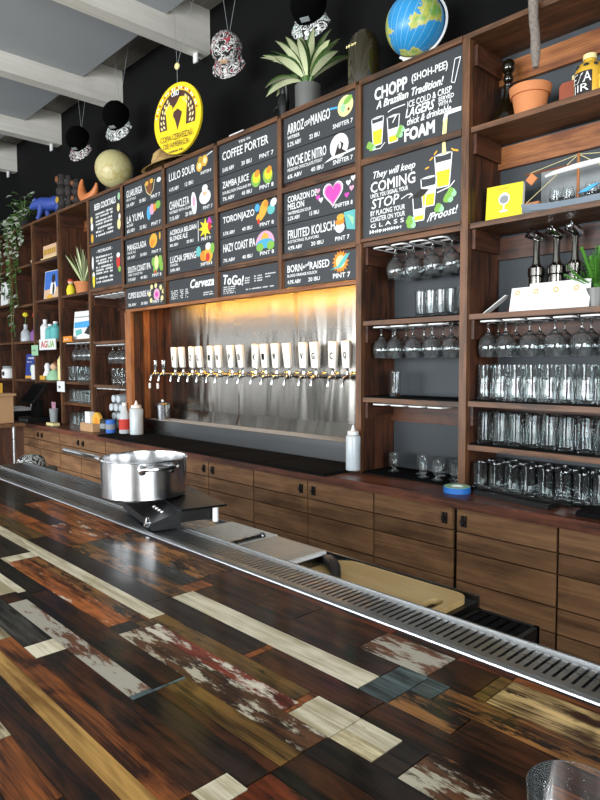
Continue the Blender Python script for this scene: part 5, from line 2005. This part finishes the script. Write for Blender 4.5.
t = thing('yellow_book', 'bright yellow book with a goblet drawing on the middle right shelf', 'book', (-1.325, 2.45, S2 + 0.0015), rot=(R(-6), 0, R(6)))
MB().box(-0.077, 0.077, -0.012, 0.012, 0, 0.152).build('cover', 'c_yellow', t)
MB().box(-0.074, 0.0775, -0.0095, 0.0095, 0.003, 0.1525).build('pages', 'paper', t)
D = MB().mat('c_white')
yy = -0.0124
ell(D, 0, 0.093, 0.024, 0.026, yy)
D.mat('c_grey')
ell(D, 0, 0.09, 0.019, 0.018, yy - 0.0003)
D.mat('c_white')
flat(D, [(-0.003, 0.045), (0.003, 0.045), (0.003, 0.07), (-0.003, 0.07)], yy)
ell(D, 0, 0.042, 0.018, 0.005, yy)
D.mat('c_gold')
scribble(D, -0.03, 0.133, 0.06, 0.007, yy, 2)
D.build('goblet_print', None, t, smooth=0)

# model sailing ship with a furled white sail
t = thing('model_ship', 'model sailing ship with furled white sail on the middle right shelf', 'model ship', (-1.03, 2.47, S2))
b = MB()
vs, fs = [], []
st = 15
for i in range(st + 1):
    f = i / st
    x = -0.22 + 0.44 * f
    w = 0.042 * math.sin(PI * min(1, 0.12 + f * 0.8)) ** 0.6
    zk = 0.006 + 0.022 * (2 * f - 1) ** 2
    vs += [(x, -w, zk + 0.03), (x, -w * 0.7, zk + 0.008), (x, 0, zk - 0.005), (x, w * 0.7, zk + 0.008), (x, w, zk + 0.03)]
for i in range(st):
    for k in range(4):
        fs.append((i * 5 + k, i * 5 + k + 1, (i + 1) * 5 + k + 1, (i + 1) * 5 + k))
for i in range(st):
    fs.append((i * 5, (i + 1) * 5, (i + 1) * 5 + 4, i * 5 + 4))
b.add(vs, fs)
b.build('hull', plain('grey_blue_hull', '#7f8b96', 0.5, noise=0.15, nscale=20), t)
MB().tube([(-0.0, 0, 0.03), (0.0, 0, 0.215)], 0.006, 8).build('mast', 'warmZ', t)
MB().tube([(-0.215, 0, 0.178), (0.22, 0, 0.175)], 0.004, 8).build('yard', 'warmX', t)
b = MB()
b.tube([(-0.13, 0, 0.155), (-0.09, 0, 0.162), (0, 0, 0.168), (0.08, 0, 0.170), (0.16, 0, 0.165)], [0.005, 0.009, 0.012, 0.011, 0.005], 10)
b.build('furled_sail', 'paper', t)
b = MB()
for p in ((-0.215, 0, 0.178), (0.22, 0, 0.175), (-0.06, 0, 0.17), (0.06, 0, 0.17), (-0.215, 0, 0.06), (0.215, 0, 0.06)):
    b.tube([(0, 0, 0.212), p], 0.0012, 4)
b.build('rigging', 'c_lemon', t)
MB().obox((-0.185, -0.004, 0.155), (0.035, 0.006, 0.035), Matrix.Rotation(R(45), 3, 'Y')).build('pennant', 'terra', t)
MB().prism([(0.02, 0.052), (0.055, 0.052), (0.10, 0.075), (0.07, 0.075)], -0.05, -0.044).build('blue_stripe', 'c_sky', t)
b = MB().box(-0.21, -0.15, -0.012, 0.012, 0.052, 0.062)
b.build('bow_rail', 'warmX', t)
for i, (x, z) in enumerate(((-1.118, 0.0405), (-1.068, 0.0378), (-0.982, 0.0385), (-0.925, 0.0425))):
    o = glass('bulb', [(0, 0), (0.018, 0), (0.024, 0.018), (0.0235, 0.036), (0.018, 0.058), (0.0172, 0.058), (0.0225, 0.036), (0.023, 0.019), (0, 0.003)], (x, 2.47, S2 + z), 'small round stemless glass on the model ship deck, %s from left' % ORD[i], 'stemless glasses on the ship', name='stemless_glass')
# grey framed print leaning behind the ship
t = thing('framed_print', 'plain grey print leaning on the back panel behind the ship', 'picture', (-1.0, 2.603, S2))
MB().box(-0.24, 0.19, 0.0, 0.010, 0.0, 0.22).build('backing_board', 'c_grey', t)
MB().prism([(-0.05, 0.08), (0.17, 0.17), (0.17, 0.13), (0.0, 0.06)], -0.002, -0.0003).build('printed_shape', 'c_dark', t)

# three chrome towers and paper cards
for i, x in enumerate((-1.222, -1.137, -1.062)):
    t = thing('chrome_tower', 'tall chrome beer tower with angled cup head, %s of three from left' % ORD[i], 'beer tower', (x, 2.535, S3), group='chrome towers behind the cards', rz=R(10 * i - 10))
    MB().lathe([(0, 0), (0.030, 0), (0.030, 0.15), (0.034, 0.155), (0.034, 0.185), (0.018, 0.2), (0.014, 0.22), (0.013, 0.30), (0, 0.30)], 24).build('column', plain('satin_nickel', '#8d8a84', 0.15, 1.0) if i == 0 else bpy.data.materials['satin_nickel'], t)
    mt = Matrix.Rotation(R(62), 3, 'X') @ Matrix.Rotation(R(-25), 3, 'Y')
    b = MB().lathe([(0, -0.03), (0.019, -0.03), (0.021, -0.02), (0.021, 0.01), (0.024, 0.014), (0.024, 0.032), (0.018, 0.034), (0.018, 0.02), (0, 0.018)], 22, (0, -0.012, 0.318), mt)
    b.build('head', 'chrome', t)
for i in range(4):
    x = -1.245 + i * 0.081
    t = thing('paper_card', 'white paper award card before the chrome towers, %s from left' % ORD[i], 'card', (x, 2.425, S3), group='white award cards in a row', rot=(R(-12), 0, R((-4, 2, 0, 3)[i])))
    MB().box(-0.040, 0.040, -0.0008, 0.0008, 0, 0.115 - (0.012 if i == 0 else 0)).build('sheet', 'paper', t)
    b = MB().mat('c_amber')
    ell(b, -0.012, 0.082, 0.011, 0.011, -0.0012, 16)
    b.mat('c_white')
    ell(b, -0.012, 0.082, 0.006, 0.006, -0.0015, 12)
    b.mat('c_grey')
    for k in range(4):
        scribble(b, -0.03, 0.055 - k * 0.011, 0.05, 0.004, -0.0012, 200 + i * 10 + k)
    scribble(b, 0.006, 0.082, 0.026, 0.004, -0.0012, 300 + i)
    b.build('print', None, t, smooth=0)
t = thing('brochure', 'white brochure leaning at a slant beside the award cards', 'brochure', (-1.355, 2.45, S3), rot=(0, 0, R(6)))
b = MB().obox((0, 0, 0.038), (0.125, 0.05, 0.003), Matrix.Rotation(R(-36), 3, 'Y'))
b.build('cover', 'paper', t)
b = MB().obox((0.004, 0, 0.0405), (0.10, 0.04, 0.0008), Matrix.Rotation(R(-36), 3, 'Y'))
b.build('print', 'c_grey', t)
o = MB().ball((0, 0, 0.018), 0.018, n=18, m=12).build('red_ball', plain('red_glaze', '#7d1a1a', 0.15, coat=1.0), None, (-1.302, 2.49, S3 + 0.0))
tag(o, 'small shiny red ball tucked behind the slanted brochure', 'ball')


def fern(b, z, q):
    for i in range(26):
        a = q.uniform(0, 2 * PI)
        el = q.uniform(0.5, 1.45)
        L = q.uniform(0.12, 0.19)
        d = Vector((math.cos(a) * math.cos(el), math.sin(a) * math.cos(el) * 0.6 - 0.05, math.sin(el)))
        p = Vector((0, 0, z))
        b.mat('fern')
        b.tube([p, p + d * L], 0.0015, 4)
        for k in range(9):
            f = 0.25 + 0.75 * k / 9
            for s in (-1, 1):
                sd = Vector((-d.y, d.x, 0.2)).normalized() * s + d * 0.8
                blade(b, p + d * L * f, sd, 0.035 * (1.1 - 0.6 * f), 0.012, 0.6, ('fern', 'fern'), n=3)


potted('potted_fern', 'bright green fern in a dark pot at the right picture edge', (-0.955, 2.47, S3), open_pot(0.032, 0.038, 0.075), 'potgrey', fern, 5)

# ================================================================== WORKTOP AT RIGHT AND SQUEEZE BOTTLES
t = thing('tape_roll', 'flat blue tape roll lying on the worktop by the post', 'tape', (-1.432, 2.285, CTOP + 0.0005))
MB().lathe([(0.028, 0.0), (0.056, 0.0), (0.056, 0.024), (0.028, 0.024)], 40, closed=True).build('tape', plain('painters_blue', '#2a74c9', 0.55), t)
MB().lathe([(0.025, 0.0), (0.0278, 0.0), (0.0278, 0.0245), (0.025, 0.0245)], 40, closed=True).build('core', 'paper', t)
b = MB().lathe([(0.0282, 0.0242), (0.054, 0.0242), (0.054, 0.0252), (0.0282, 0.0252)], 40, closed=True)
b.build('paper_side', 'c_mint', t)
t = thing('serving_tray', 'long narrow black tray lying slanted before the short glasses', 'tray', (-1.18, 2.30, CTOP + 0.0005), rz=R(-9))
b = MB().box(-0.17, 0.17, -0.035, 0.035, 0.0, 0.006)
b.box(-0.17, 0.17, -0.035, -0.030, 0.006, 0.02).box(-0.17, 0.17, 0.030, 0.035, 0.006, 0.02).box(-0.17, -0.165, -0.030, 0.030, 0.006, 0.02).box(0.165, 0.17, -0.030, 0.030, 0.006, 0.02)
b.build('body', 'black', t)
t = thing('tongs', 'dark metal tongs lying by the narrow black tray', 'tongs', (-0.97, 2.33, CTOP + 0.0005), rz=R(160))
b = MB()
for s in (-1, 1):
    b.tube([(0, s * 0.004, 0.008), (0.06, s * 0.012, 0.008), (0.13, s * 0.016, 0.008), (0.16, s * 0.008, 0.007)], [0.006, 0.005, 0.006, 0.0045], 8)
b.build('arms', 'iron', t)
o = MB().box(-0.15, 0.15, -0.07, 0.07, 0, 0.018).build('drain_tray', 'rubber', None, (-0.76, 2.29, CTOP + 0.0005))
tag(o, 'black ribbed drain tray at the right end of the worktop', 'tray')


def squeeze(label, loc, h, w, m):
    t = thing('squeeze_bottle', label, 'bottle', loc)
    MB().lathe([(0, 0), (w - 0.003, 0), (w, 0.004), (w, h * 0.72), (w * 0.93, h * 0.76), (w * 0.7, h * 0.785), (0, h * 0.785)], 28).build('body', m, t)
    MB().lathe([(0, h * 0.79), (w * 0.78, h * 0.79), (w * 0.76, h * 0.86), (w * 0.3, h * 0.88), (0.004, h), (0, h)], 24).build('nozzle_cap', 'paper', t)
    MB().lathe([(0, h * 0.02), (w * 0.9, h * 0.02), (w * 0.9, h * 0.55), (0, h * 0.55)], 24).build('contents', 'pale_liquid' in MAT and 'pale_liquid' or 'paper', t)


MAT['pale_liquid'] = plain('pale_liquid', '#b9cfd8', 0.3)
squeeze('clear plastic squeeze bottle at the right end of the taps', (-2.045, 2.32, CTOP + 0.015), 0.225, 0.036, 'frost')
squeeze('clear plastic squeeze bottle at the left end of the taps', (-4.25, 2.36, CTOP + 0.0145), 0.255, 0.050, 'frost')
t = thing('lidded_bottle', 'small labelled bottle tucked left of the left squeeze bottle', 'bottle', (-4.385, 2.335, CTOP + 0.0145))
MB().lathe([(0, 0), (0.040, 0), (0.042, 0.004), (0.042, 0.14), (0.02, 0.18), (0.016, 0.21), (0, 0.21)], 22).build('body', 'frost', t)
MB().lathe([(0.0425, 0.03), (0.0432, 0.03), (0.0432, 0.11), (0.0425, 0.11)], 22, closed=True).build('label_band', 'c_red', t)
MB().lathe([(0, 0.2105), (0.018, 0.2105), (0.018, 0.235), (0, 0.235)], 16).build('cap', 'paper', t)
t = thing('steel_bin', 'short steel bin standing behind the left squeeze bottle', 'bin', (-4.22, 2.57, 1.0245))
MB().lathe([(0, 0), (0.055, 0), (0.06, 0.11), (0.057, 0.11), (0.052, 0.004), (0, 0.004)], 26).build('body', 'dsteel', t)
MB().lathe([(0, 0.1105), (0.062, 0.1105), (0.05, 0.128), (0.012, 0.135), (0.012, 0.15), (0, 0.15)], 26).build('lid', 'steelx', t)

# ================================================================== UNIT LEFT OF THE TAPS: WORKTOP
t = thing('cardboard_tray', 'low brown cardboard box with white and yellow packs', 'box', (-4.855, 2.30, CTOP + 0.0005))
b = MB().box(-0.115, 0.115, -0.055, 0.055, 0, 0.003)
b.box(-0.115, 0.115, -0.055, -0.052, 0.003, 0.065).box(-0.115, 0.115, 0.052, 0.055, 0.003, 0.065).box(-0.115, -0.112, -0.052, 0.052, 0.003, 0.065).box(0.112, 0.115, -0.052, 0.052, 0.003, 0.065)
b.build('walls', 'card', t)
o = MB().box(-0.05, 0.04, -0.02, 0.02, 0, 0.15).build('white_carton', 'paper', None, (-4.915, 2.305, CTOP + 0.0037))
tag(o, 'white carton standing in the low cardboard box', 'carton')
t = thing('yellow_ring_pack', 'round yellow and orange disc standing in the cardboard box', 'disc', (-4.80, 2.325, CTOP + 0.0037))
mt = Matrix.Rotation(R(90), 3, 'X')
MB().lathe([(0.03, 0), (0.075, 0), (0.075, 0.02), (0.03, 0.02)], 30, (0, 0, 0.0755), mt, closed=True).build('rim', 'c_amber', t)
MB().lathe([(0, 0.002), (0.0298, 0.002), (0.0298, 0.018), (0, 0.018)], 30, (0, 0, 0.0755), mt).build('centre', 'c_orange', t)
for i, (x, m, lb) in enumerate(((-4.70, 'ink', 'black'), (-4.60, 'c_blue', 'blue'))):
    t = thing('drink_can', '%s tin standing at the right of the cardboard box' % lb, 'tin', (x, 2.33, CTOP + 0.0005))
    MB().lathe([(0, 0), (0.036, 0), (0.04, 0.006), (0.04, 0.095), (0.034, 0.105), (0, 0.105)], 24).build('body', m, t)
    MB().lathe([(0.0402, 0.03), (0.0408, 0.03), (0.0408, 0.07), (0.0402, 0.07)], 24, closed=True).build('label_band', 'c_grey', t)

# ================================================================== UNIT WITH THE SPIKY PLANT
def spiky(b, z, q):
    for i in range(24):
        a = q.uniform(0, 2 * PI)
        el = q.uniform(0.75, 1.5)
        d = (math.cos(a) * math.cos(el), math.sin(a) * math.cos(el) * 0.5, math.sin(el))
        blade(b, (d[0] * 0.02, d[1] * 0.02, z), d, q.uniform(0.22, 0.36), 0.030, q.uniform(0.0, 0.5), ('leafmid', 'leafpale'), n=6, twist=q.uniform(-0.6, 0.6))


potted('spiky_plant', 'upright spiky leaved plant in a terracotta pot at left', (-5.30, 2.46, 2.0605), open_pot(0.062, 0.08, 0.105, 0.006, 0.03), 'terra', spiky, 8)
t = thing('figurine', 'small yellow and red figurine left of the spiky plant', 'figurine', (-5.50, 2.43, 2.0605))
MB().lathe([(0, 0), (0.035, 0), (0.04, 0.05), (0.028, 0.09), (0.014, 0.10), (0, 0.10)], 18).build('body', 'c_yellow', t)
MB().ball((0, 0, 0.122), 0.026, n=14, m=10).build('head', 'c_skin', t)
MB().lathe([(0.03, 0.128), (0.022, 0.145), (0, 0.152)], 14).build('hat', 'c_red', t)
t = thing('photo_card', 'tall white card with a beach photo under the spiky plant', 'picture', (-5.27, 2.42, 1.667), rot=(R(-5), 0, R(5)))
MB().box(-0.15, 0.15, -0.004, 0.004, 0, 0.245).build('panel', 'paper', t)
D = MB().mat('c_sky')
flat(D, [(-0.14, 0.10), (0.14, 0.10), (0.14, 0.16), (-0.14, 0.15)], -0.0045)
D.mat('c_grey')
flat(D, [(-0.14, 0.19), (0.14, 0.19), (0.14, 0.2), (-0.14, 0.2)], -0.0045)
D.mat('c_dark')
flat(D, [(0.03, 0.05), (0.14, 0.03), (0.14, 0.12), (0.09, 0.11)], -0.0048)
D.mat('c_teal')
flat(D, [(-0.1, 0.03), (0.0, 0.05), (-0.02, 0.09), (-0.12, 0.08)], -0.0048)
D.build('photo_print', None, t, smooth=0)
t = thing('orange_tag', 'small orange label on the shelf edge below the photo card', 'label', (-5.44, 2.362, 1.646))
MB().box(-0.09, 0.09, -0.003, 0.0035, 0.0, 0.05).build('tag', 'c_orange', t)
b = MB().mat('c_white')
scribble(b, -0.06, 0.015, 0.12, 0.02, -0.0035, 77)
b.build('lettering', None, t, smooth=0)
o = MB().box(-0.075, 0.075, -0.03, 0.03, 0, 0.022).build('soap_bar', 'c_lemon', None, (-5.56, 2.26, CTOP + 0.0005))
tag(o, 'pale yellow block lying on the worktop before the short glasses', 'block')

# ================================================================== UNITS FARTHER LEFT
t = thing('brick_ornament', 'pale yellow brick shaped ornament on the top left shelf', 'ornament', (-5.90, 2.46, 2.4305))
MB().box(-0.15, 0.15, -0.05, 0.05, 0.022, 0.135).build('block', 'c_skin', t)
MB().box(-0.19, 0.17, -0.06, 0.06, 0.0, 0.0215).build('plinth', 'c_lemon', t)
b = MB()
for k in range(6):
    b.box(-0.13 + k * 0.047, -0.10 + k * 0.047, -0.054, -0.0502, 0.05, 0.10)
b.build('bricks', 'c_gold', t)
t = thing('dog_picture', 'blue sky picture of a sitting black and white dog', 'picture', (-5.86, 2.43, 2.0625), rot=(R(-5), 0, R(5)))
MB().box(-0.2, 0.2, -0.006, 0.006, 0, 0.27).build('canvas', 'c_white', t)
D = MB().mat('c_blue')
flat(D, [(-0.195, 0.08), (0.195, 0.08), (0.195, 0.265), (-0.195, 0.265)], -0.0065)
D.mat('c_skin')
flat(D, [(-0.195, 0.005), (0.195, 0.005), (0.195, 0.12), (-0.195, 0.09)], -0.0068)
D.mat('c_white')
ell(D, -0.03, 0.10, 0.055, 0.075, -0.0071)
D.mat('c_dark')
ell(D, -0.03, 0.19, 0.035, 0.04, -0.0074)
flat(D, [(-0.06, 0.21), (-0.05, 0.245), (-0.035, 0.22)], -0.0076)
flat(D, [(0.0, 0.21), (-0.005, 0.245), (-0.025, 0.22)], -0.0076)
ell(D, -0.02, 0.09, 0.02, 0.06, -0.0074)
flat(D, [(0.1, 0.12), (0.19, 0.12), (0.19, 0.2), (0.14, 0.18)], -0.0074)
D.mat('c_amber')
flat(D, [(-0.15, 0.01), (-0.02, 0.01), (-0.04, 0.05), (-0.13, 0.04)], -0.0078)
D.build('dog_print', None, t, smooth=0)
for i, (x, h, m, lb) in enumerate(((-6.10, 0.20, 'paper', 'white bottle left of the two teal bottles'), (-5.98, 0.15, 'c_teal', 'short teal bottle behind the AGUA sign'), (-5.86, 0.17, 'c_teal', 'second teal bottle behind the AGUA sign'))):
    t = thing('bottle', lb, 'bottle', (x, 2.43, 1.6805))
    MB().lathe([(0, 0), (0.042, 0), (0.045, 0.005), (0.045, h * 0.65), (0.018, h * 0.82), (0.018, h * 0.88), (0, h * 0.88)], 20).build('body', m, t)
    MB().lathe([(0, h * 0.885), (0.02, h * 0.885), (0.02, h), (0, h)], 16).build('cap', 'c_white', t)
t = thing('photo_card', 'white card with dark photo behind the teal bottles', 'picture', (-5.78, 2.53, 1.6805), rot=(R(-4), 0, 0))
MB().box(-0.1, 0.1, -0.003, 0.003, 0, 0.27).build('panel', 'paper', t)
D = MB().mat('c_dark')
ell(D, 0.02, 0.17, 0.05, 0.06, -0.0035)
D.mat('c_brown')
ell(D, 0.02, 0.06, 0.06, 0.04, -0.0035)
D.build('photo_print', None, t, smooth=0)
t = thing('agua_sign', 'white paper sign lettered AGUA on the shelf edge', 'sign', (-5.89, 2.362, 1.585))
MB().box(-0.19, 0.19, -0.002, 0.0045, 0, 0.10).build('paper_strip', 'paper', t)
b = MB().mat('c_red')
write(b, 'AG', -0.15, 0.02, 0.15, 0.06, -0.0025, bold=0.004)
b.mat('c_green')
write(b, 'UA', 0.01, 0.02, 0.15, 0.06, -0.0025, bold=0.004)
b.build('lettering', None, t, smooth=0)
t = thing('note_card', 'small pale green note stuck to the post', 'note', (-6.19, 2.355, 1.535))
MB().box(-0.07, 0.09, -0.0015, 0.0015, 0, 0.10).build('sheet', 'c_mint', t)
b = MB().mat('ink')
scribble(b, -0.04, 0.04, 0.09, 0.02, -0.002, 12)
b.build('lettering', None, t, smooth=0)
# the shelf with the blue book and the small figures
t = thing('blue_book', 'upright dark blue book on the shelf above the white dispenser', 'book', (-6.47, 2.43, 1.303), rot=(R(-4), 0, R(4)))
MB().box(-0.12, 0.12, -0.015, 0.015, 0, 0.25).build('cover', plain('book_blue', '#2c3f8f', 0.4), t)
D = MB().mat('c_white')
scribble(D, -0.09, 0.20, 0.17, 0.02, -0.0155, 31)
scribble(D, -0.09, 0.165, 0.14, 0.014, -0.0155, 32)
D.mat('c_mint')
ell(D, 0.03, 0.10, 0.05, 0.045, -0.0155)
D.mat('c_amber')
flat(D, [(-0.12, 0.003), (0.12, 0.003), (0.12, 0.03), (-0.12, 0.03)], -0.0155)
D.build('cover_print', None, t, smooth=0)
o = MB().box(-0.045, 0.045, -0.02, 0.02, 0, 0.14).build('white_box', 'paper', None, (-6.31, 2.40, 1.3005))
tag(o, 'narrow white box standing right of the blue book', 'box')
t = thing('figurine', 'seated figurine with brown hair and pale dress', 'figurine', (-5.90, 2.43, 1.3005))
MB().lathe([(0, 0), (0.075, 0), (0.08, 0.03), (0.05, 0.08), (0.02, 0.10), (0, 0.10)], 18).build('dress', 'c_mint', t)
MB().ball((0, -0.005, 0.125), 0.036, n=16, m=12).build('head', 'c_skin', t)
MB().ball((0, 0.01, 0.14), 0.042, 0.036, 0.034, 16, 12).build('hair', 'c_brown', t)
t = thing('figurine', 'small white vase shaped figure left of the seated figurine', 'figurine', (-6.07, 2.43, 1.3005))
MB().lathe([(0, 0), (0.04, 0), (0.045, 0.04), (0.025, 0.09), (0.03, 0.13), (0.015, 0.16), (0, 0.16)], 18).build('body', 'c_white', t)
MB().box(-0.06, 0.06, -0.055, -0.048, 0.0, 0.04).build('name_plate', 'c_amber', t)
t = thing('figurine', 'tall cream candle shaped figure beside the post', 'figurine', (-5.72, 2.43, 1.3005))
MB().lathe([(0, 0), (0.045, 0), (0.045, 0.19), (0.03, 0.21), (0.022, 0.235), (0, 0.245)], 18).build('body', 'c_lemon', t)
t = thing('note_card', 'white paper tag hanging on the post below the cream figure', 'note', (-5.60, 2.354, 1.20))
MB().box(-0.07, 0.09, -0.002, 0.002, 0, 0.095).build('sheet', 'paper', t)
b = MB().mat('ink')
scribble(b, -0.04, 0.03, 0.09, 0.03, -0.0025, 14)
b.build('lettering', None, t, smooth=0)
# pot plants and bottles behind the vine
for i, (x, m, h, lb) in enumerate(((-6.66, 'frost', 0.18, 'cloudy glass bottle behind the vine tips, left one'), (-6.40, 'c_purple', 0.16, 'dark purple vase behind the vine tips'))):
    t = thing('bottle', lb, 'bottle', (x, 2.45, 1.6805))
    MB().lathe([(0, 0), (0.045, 0), (0.05, 0.02), (0.045, h * 0.55), (0.018, h * 0.75), (0.02, h), (0, h)], 20).build('body', m, t)
    MB().tube([(0, 0, h * 0.98), (0.01, 0, h + 0.09)], 0.004, 6).build('stem', 'leafmid', t)
    MB().ball((0.01, 0, h + 0.10), 0.03, 0.03, 0.026, 10, 8).build('bloom', 'c_red' if i else 'c_yellow', t)
t = thing('white_book', 'upright white book at the far left shelf edge', 'book', (-7.14, 2.42, 2.083), rot=(R(-3), 0, 0))
MB().box(-0.11, 0.11, -0.012, 0.012, 0, 0.25).build('cover', 'paper', t)
b = MB().mat('c_grey')
ell(b, 0.0, 0.12, 0.03, 0.07, -0.0125)
b.build('cover_print', None, t, smooth=0)
t = thing('jar', 'squat white jar with dark print at the far left edge', 'jar', (-7.13, 2.43, 1.3005))
MB().lathe([(0, 0), (0.065, 0), (0.07, 0.01), (0.07, 0.09), (0.055, 0.105), (0, 0.105)], 22).build('body', 'c_white', t)
MB().lathe([(0, 0.1055), (0.06, 0.1055), (0.06, 0.13), (0, 0.13)], 22).build('lid', 'c_grey', t)
MB().ball((0.02, -0.065, 0.05), 0.025, 0.01, 0.025, 10, 8).build('print', 'ink', t)
t = thing('white_ornament', 'small white ornament on the top left shelf beside the vine', 'ornament', (-6.28, 2.44, 2.4305))
b = MB().lathe([(0, 0), (0.05, 0), (0.06, 0.03), (0.03, 0.06), (0, 0.065)], 18)
b.build('body', 'c_lemon', t)

# payment terminal, dispenser and printer
t = thing('payment_terminal', 'black payment terminal with a tilted screen on the left worktop', 'terminal', (-5.995, 2.28, CTOP + 0.0005))
b = MB().box(-0.14, 0.14, -0.12, 0.12, 0, 0.05)
b.prism([(-0.04, 0.0505), (0.04, 0.0505), (0.05, 0.2), (-0.01, 0.22)], -0.05, 0.05, 'YZ')
b.build('base', 'black', t)
mt = Matrix.Rotation(R(-38), 3, 'X') @ Matrix.Rotation(R(0), 3, 'Y')
MB().obox((0, -0.02, 0.27), (0.30, 0.022, 0.22), mt).build('screen_housing', 'black', t)
MB().obox(Vector((0, -0.02, 0.27)) + mt @ Vector((0, -0.0115, 0)), (0.27, 0.002, 0.19), mt).build('screen', 'blackglass', t)
b = MB()
for k in range(4):
    b.box(-0.1 + k * 0.055, -0.06 + k * 0.055, -0.1225, -0.1203, 0.01, 0.04)
b.build('ports', 'c_grey', t)
t = thing('receipt_printer', 'black receipt printer with white paper roll cover', 'printer', (-6.50, 2.30, CTOP + 0.0005))
MB().box(-0.2, 0.16, -0.1, 0.1, 0, 0.085).build('case', 'black', t)
MB().box(-0.17, 0.13, -0.08, 0.08, 0.0855, 0.115).build('cover', 'c_white', t)
MB().box(0.05, 0.15, -0.1025, -0.1003, 0.005, 0.07).build('label_panel', 'c_grey', t)
t = thing('pump_dispenser', 'white curved dispenser standing behind the receipt printer', 'dispenser', (-6.60, 2.52, CTOP + 0.0005))
b = MB().lathe([(0, 0), (0.06, 0), (0.06, 0.15), (0.04, 0.17), (0, 0.17)], 22)
b.build('body', 'c_white', t)
MB().tube([(0, 0, 0.171), (0, 0, 0.25), (0.03, -0.01, 0.29), (0.09, -0.03, 0.29), (0.12, -0.04, 0.26)], 0.022, 12).build('spout', 'c_white', t)
t = thing('tall_cup', 'tall purple and grey cup right of the payment terminal', 'cup', (-5.68, 2.32, CTOP + 0.0005))
MB().lathe([(0, 0), (0.03, 0), (0.04, 0.14), (0.038, 0.14), (0.028, 0.004), (0, 0.004)], 20).build('body', 'c_grey', t)
b = MB()
for k in range(4):
    b.tube([(0.01 * (k - 1.5), 0, 0.01), (0.025 * (k - 1.5), 0.0, 0.20)], 0.004, 6)
b.build('straws', 'c_pink', t)
o = MB().lathe([(0, 0), (0.03, 0), (0.03, 0.10), (0, 0.10)], 18).build('white_roll', 'paper', None, (-6.36, 2.57, CTOP + 0.27))
o.location.z = CTOP + 0.0005
tag(o, 'small white paper roll standing behind the terminal', 'roll')

# side table with a cardboard box at the far left, and the patterned cap behind the bar
t = thing('side_table', 'wooden side table on steel legs at the far left', 'table', (-6.2, 1.88, 0))
MB().box(-0.75, 0.555, -0.18, 0.17, 0.905, 0.932).build('table_top', 'doorX', t)
for x, y in ((0.42, -0.11), (0.42, 0.12), (-0.68, -0.11), (-0.68, 0.12)):
    MB().lathe([(0, 0), (0.018, 0), (0.018, 0.9045), (0, 0.9045)], 14, (x, y, 0)).build('leg', 'steelx', t)
t = thing('cardboard_box', 'brown cardboard box standing on the side table at far left', 'box', (-6.2, 1.88, 0.9325))
MB().box(-0.35, 0.42, -0.14, 0.12, 0, 0.24).build('carton', 'card', t)
MB().box(-0.36, 0.47, -0.15, 0.13, 0.2405, 0.26).build('lid_flaps', 'card', t)
t = thing('yellow_packet', 'yellow packet lying on the cardboard box at far left', 'packet', (-6.05, 1.88, 1.193))
MB().box(-0.1, 0.16, -0.07, 0.07, 0, 0.09).build('packet', 'c_amber', t)
t = thing('stool', 'black stool holding the patterned cap behind the bar', 'stool', (-3.81, 1.42, 0))
MB().lathe([(0, 0.79), (0.14, 0.79), (0.14, 0.82), (0, 0.82)], 28).build('seat', 'black', t)
for k in range(4):
    a = R(45 + 90 * k)
    MB().tube([(0.11 * math.cos(a), 0.11 * math.sin(a), 0.7895), (0.16 * math.cos(a), 0.16 * math.sin(a), 0.0)], 0.014, 8).build('leg', 'iron', t)
t = thing('patterned_cap', 'black and white patterned cap lying behind the bar at left', 'cap', (-3.83, 1.42, 0.8205), rz=R(-130))
t.scale = (0.78, 0.78, 0.78)
b = MB()
prof = [(0.105, 0.0), (0.108, 0.04), (0.095, 0.08), (0.06, 0.105), (0.0, 0.112), (0.0, 0.108), (0.058, 0.101), (0.092, 0.078), (0.104, 0.04), (0.101, 0.0)]
b.lathe(prof, 28, closed=False)
b.build('crown', 'floralw', t)
b = MB()
vs, fs = [], []
for lay in (0.0, 0.004):
    for i in (0, 1):
        for k in range(13):
            a = R(25) + R(130) * k / 12
            rr = 0.108 if i == 0 else 0.108 + 0.075 * math.sin(PI * k / 12) ** 0.6
            vs.append((rr * math.cos(a), rr * math.sin(a), 0.012 - (0.006 if i else 0) + lay))
for k in range(12):
    fs += [(k, k + 1, 14 + k, 13 + k), (26 + k, 27 + k, 40 + k, 39 + k), (13 + k, 14 + k, 40 + k, 39 + k)]
b.add(vs, fs)
b.build('peak', 'capblack', t)
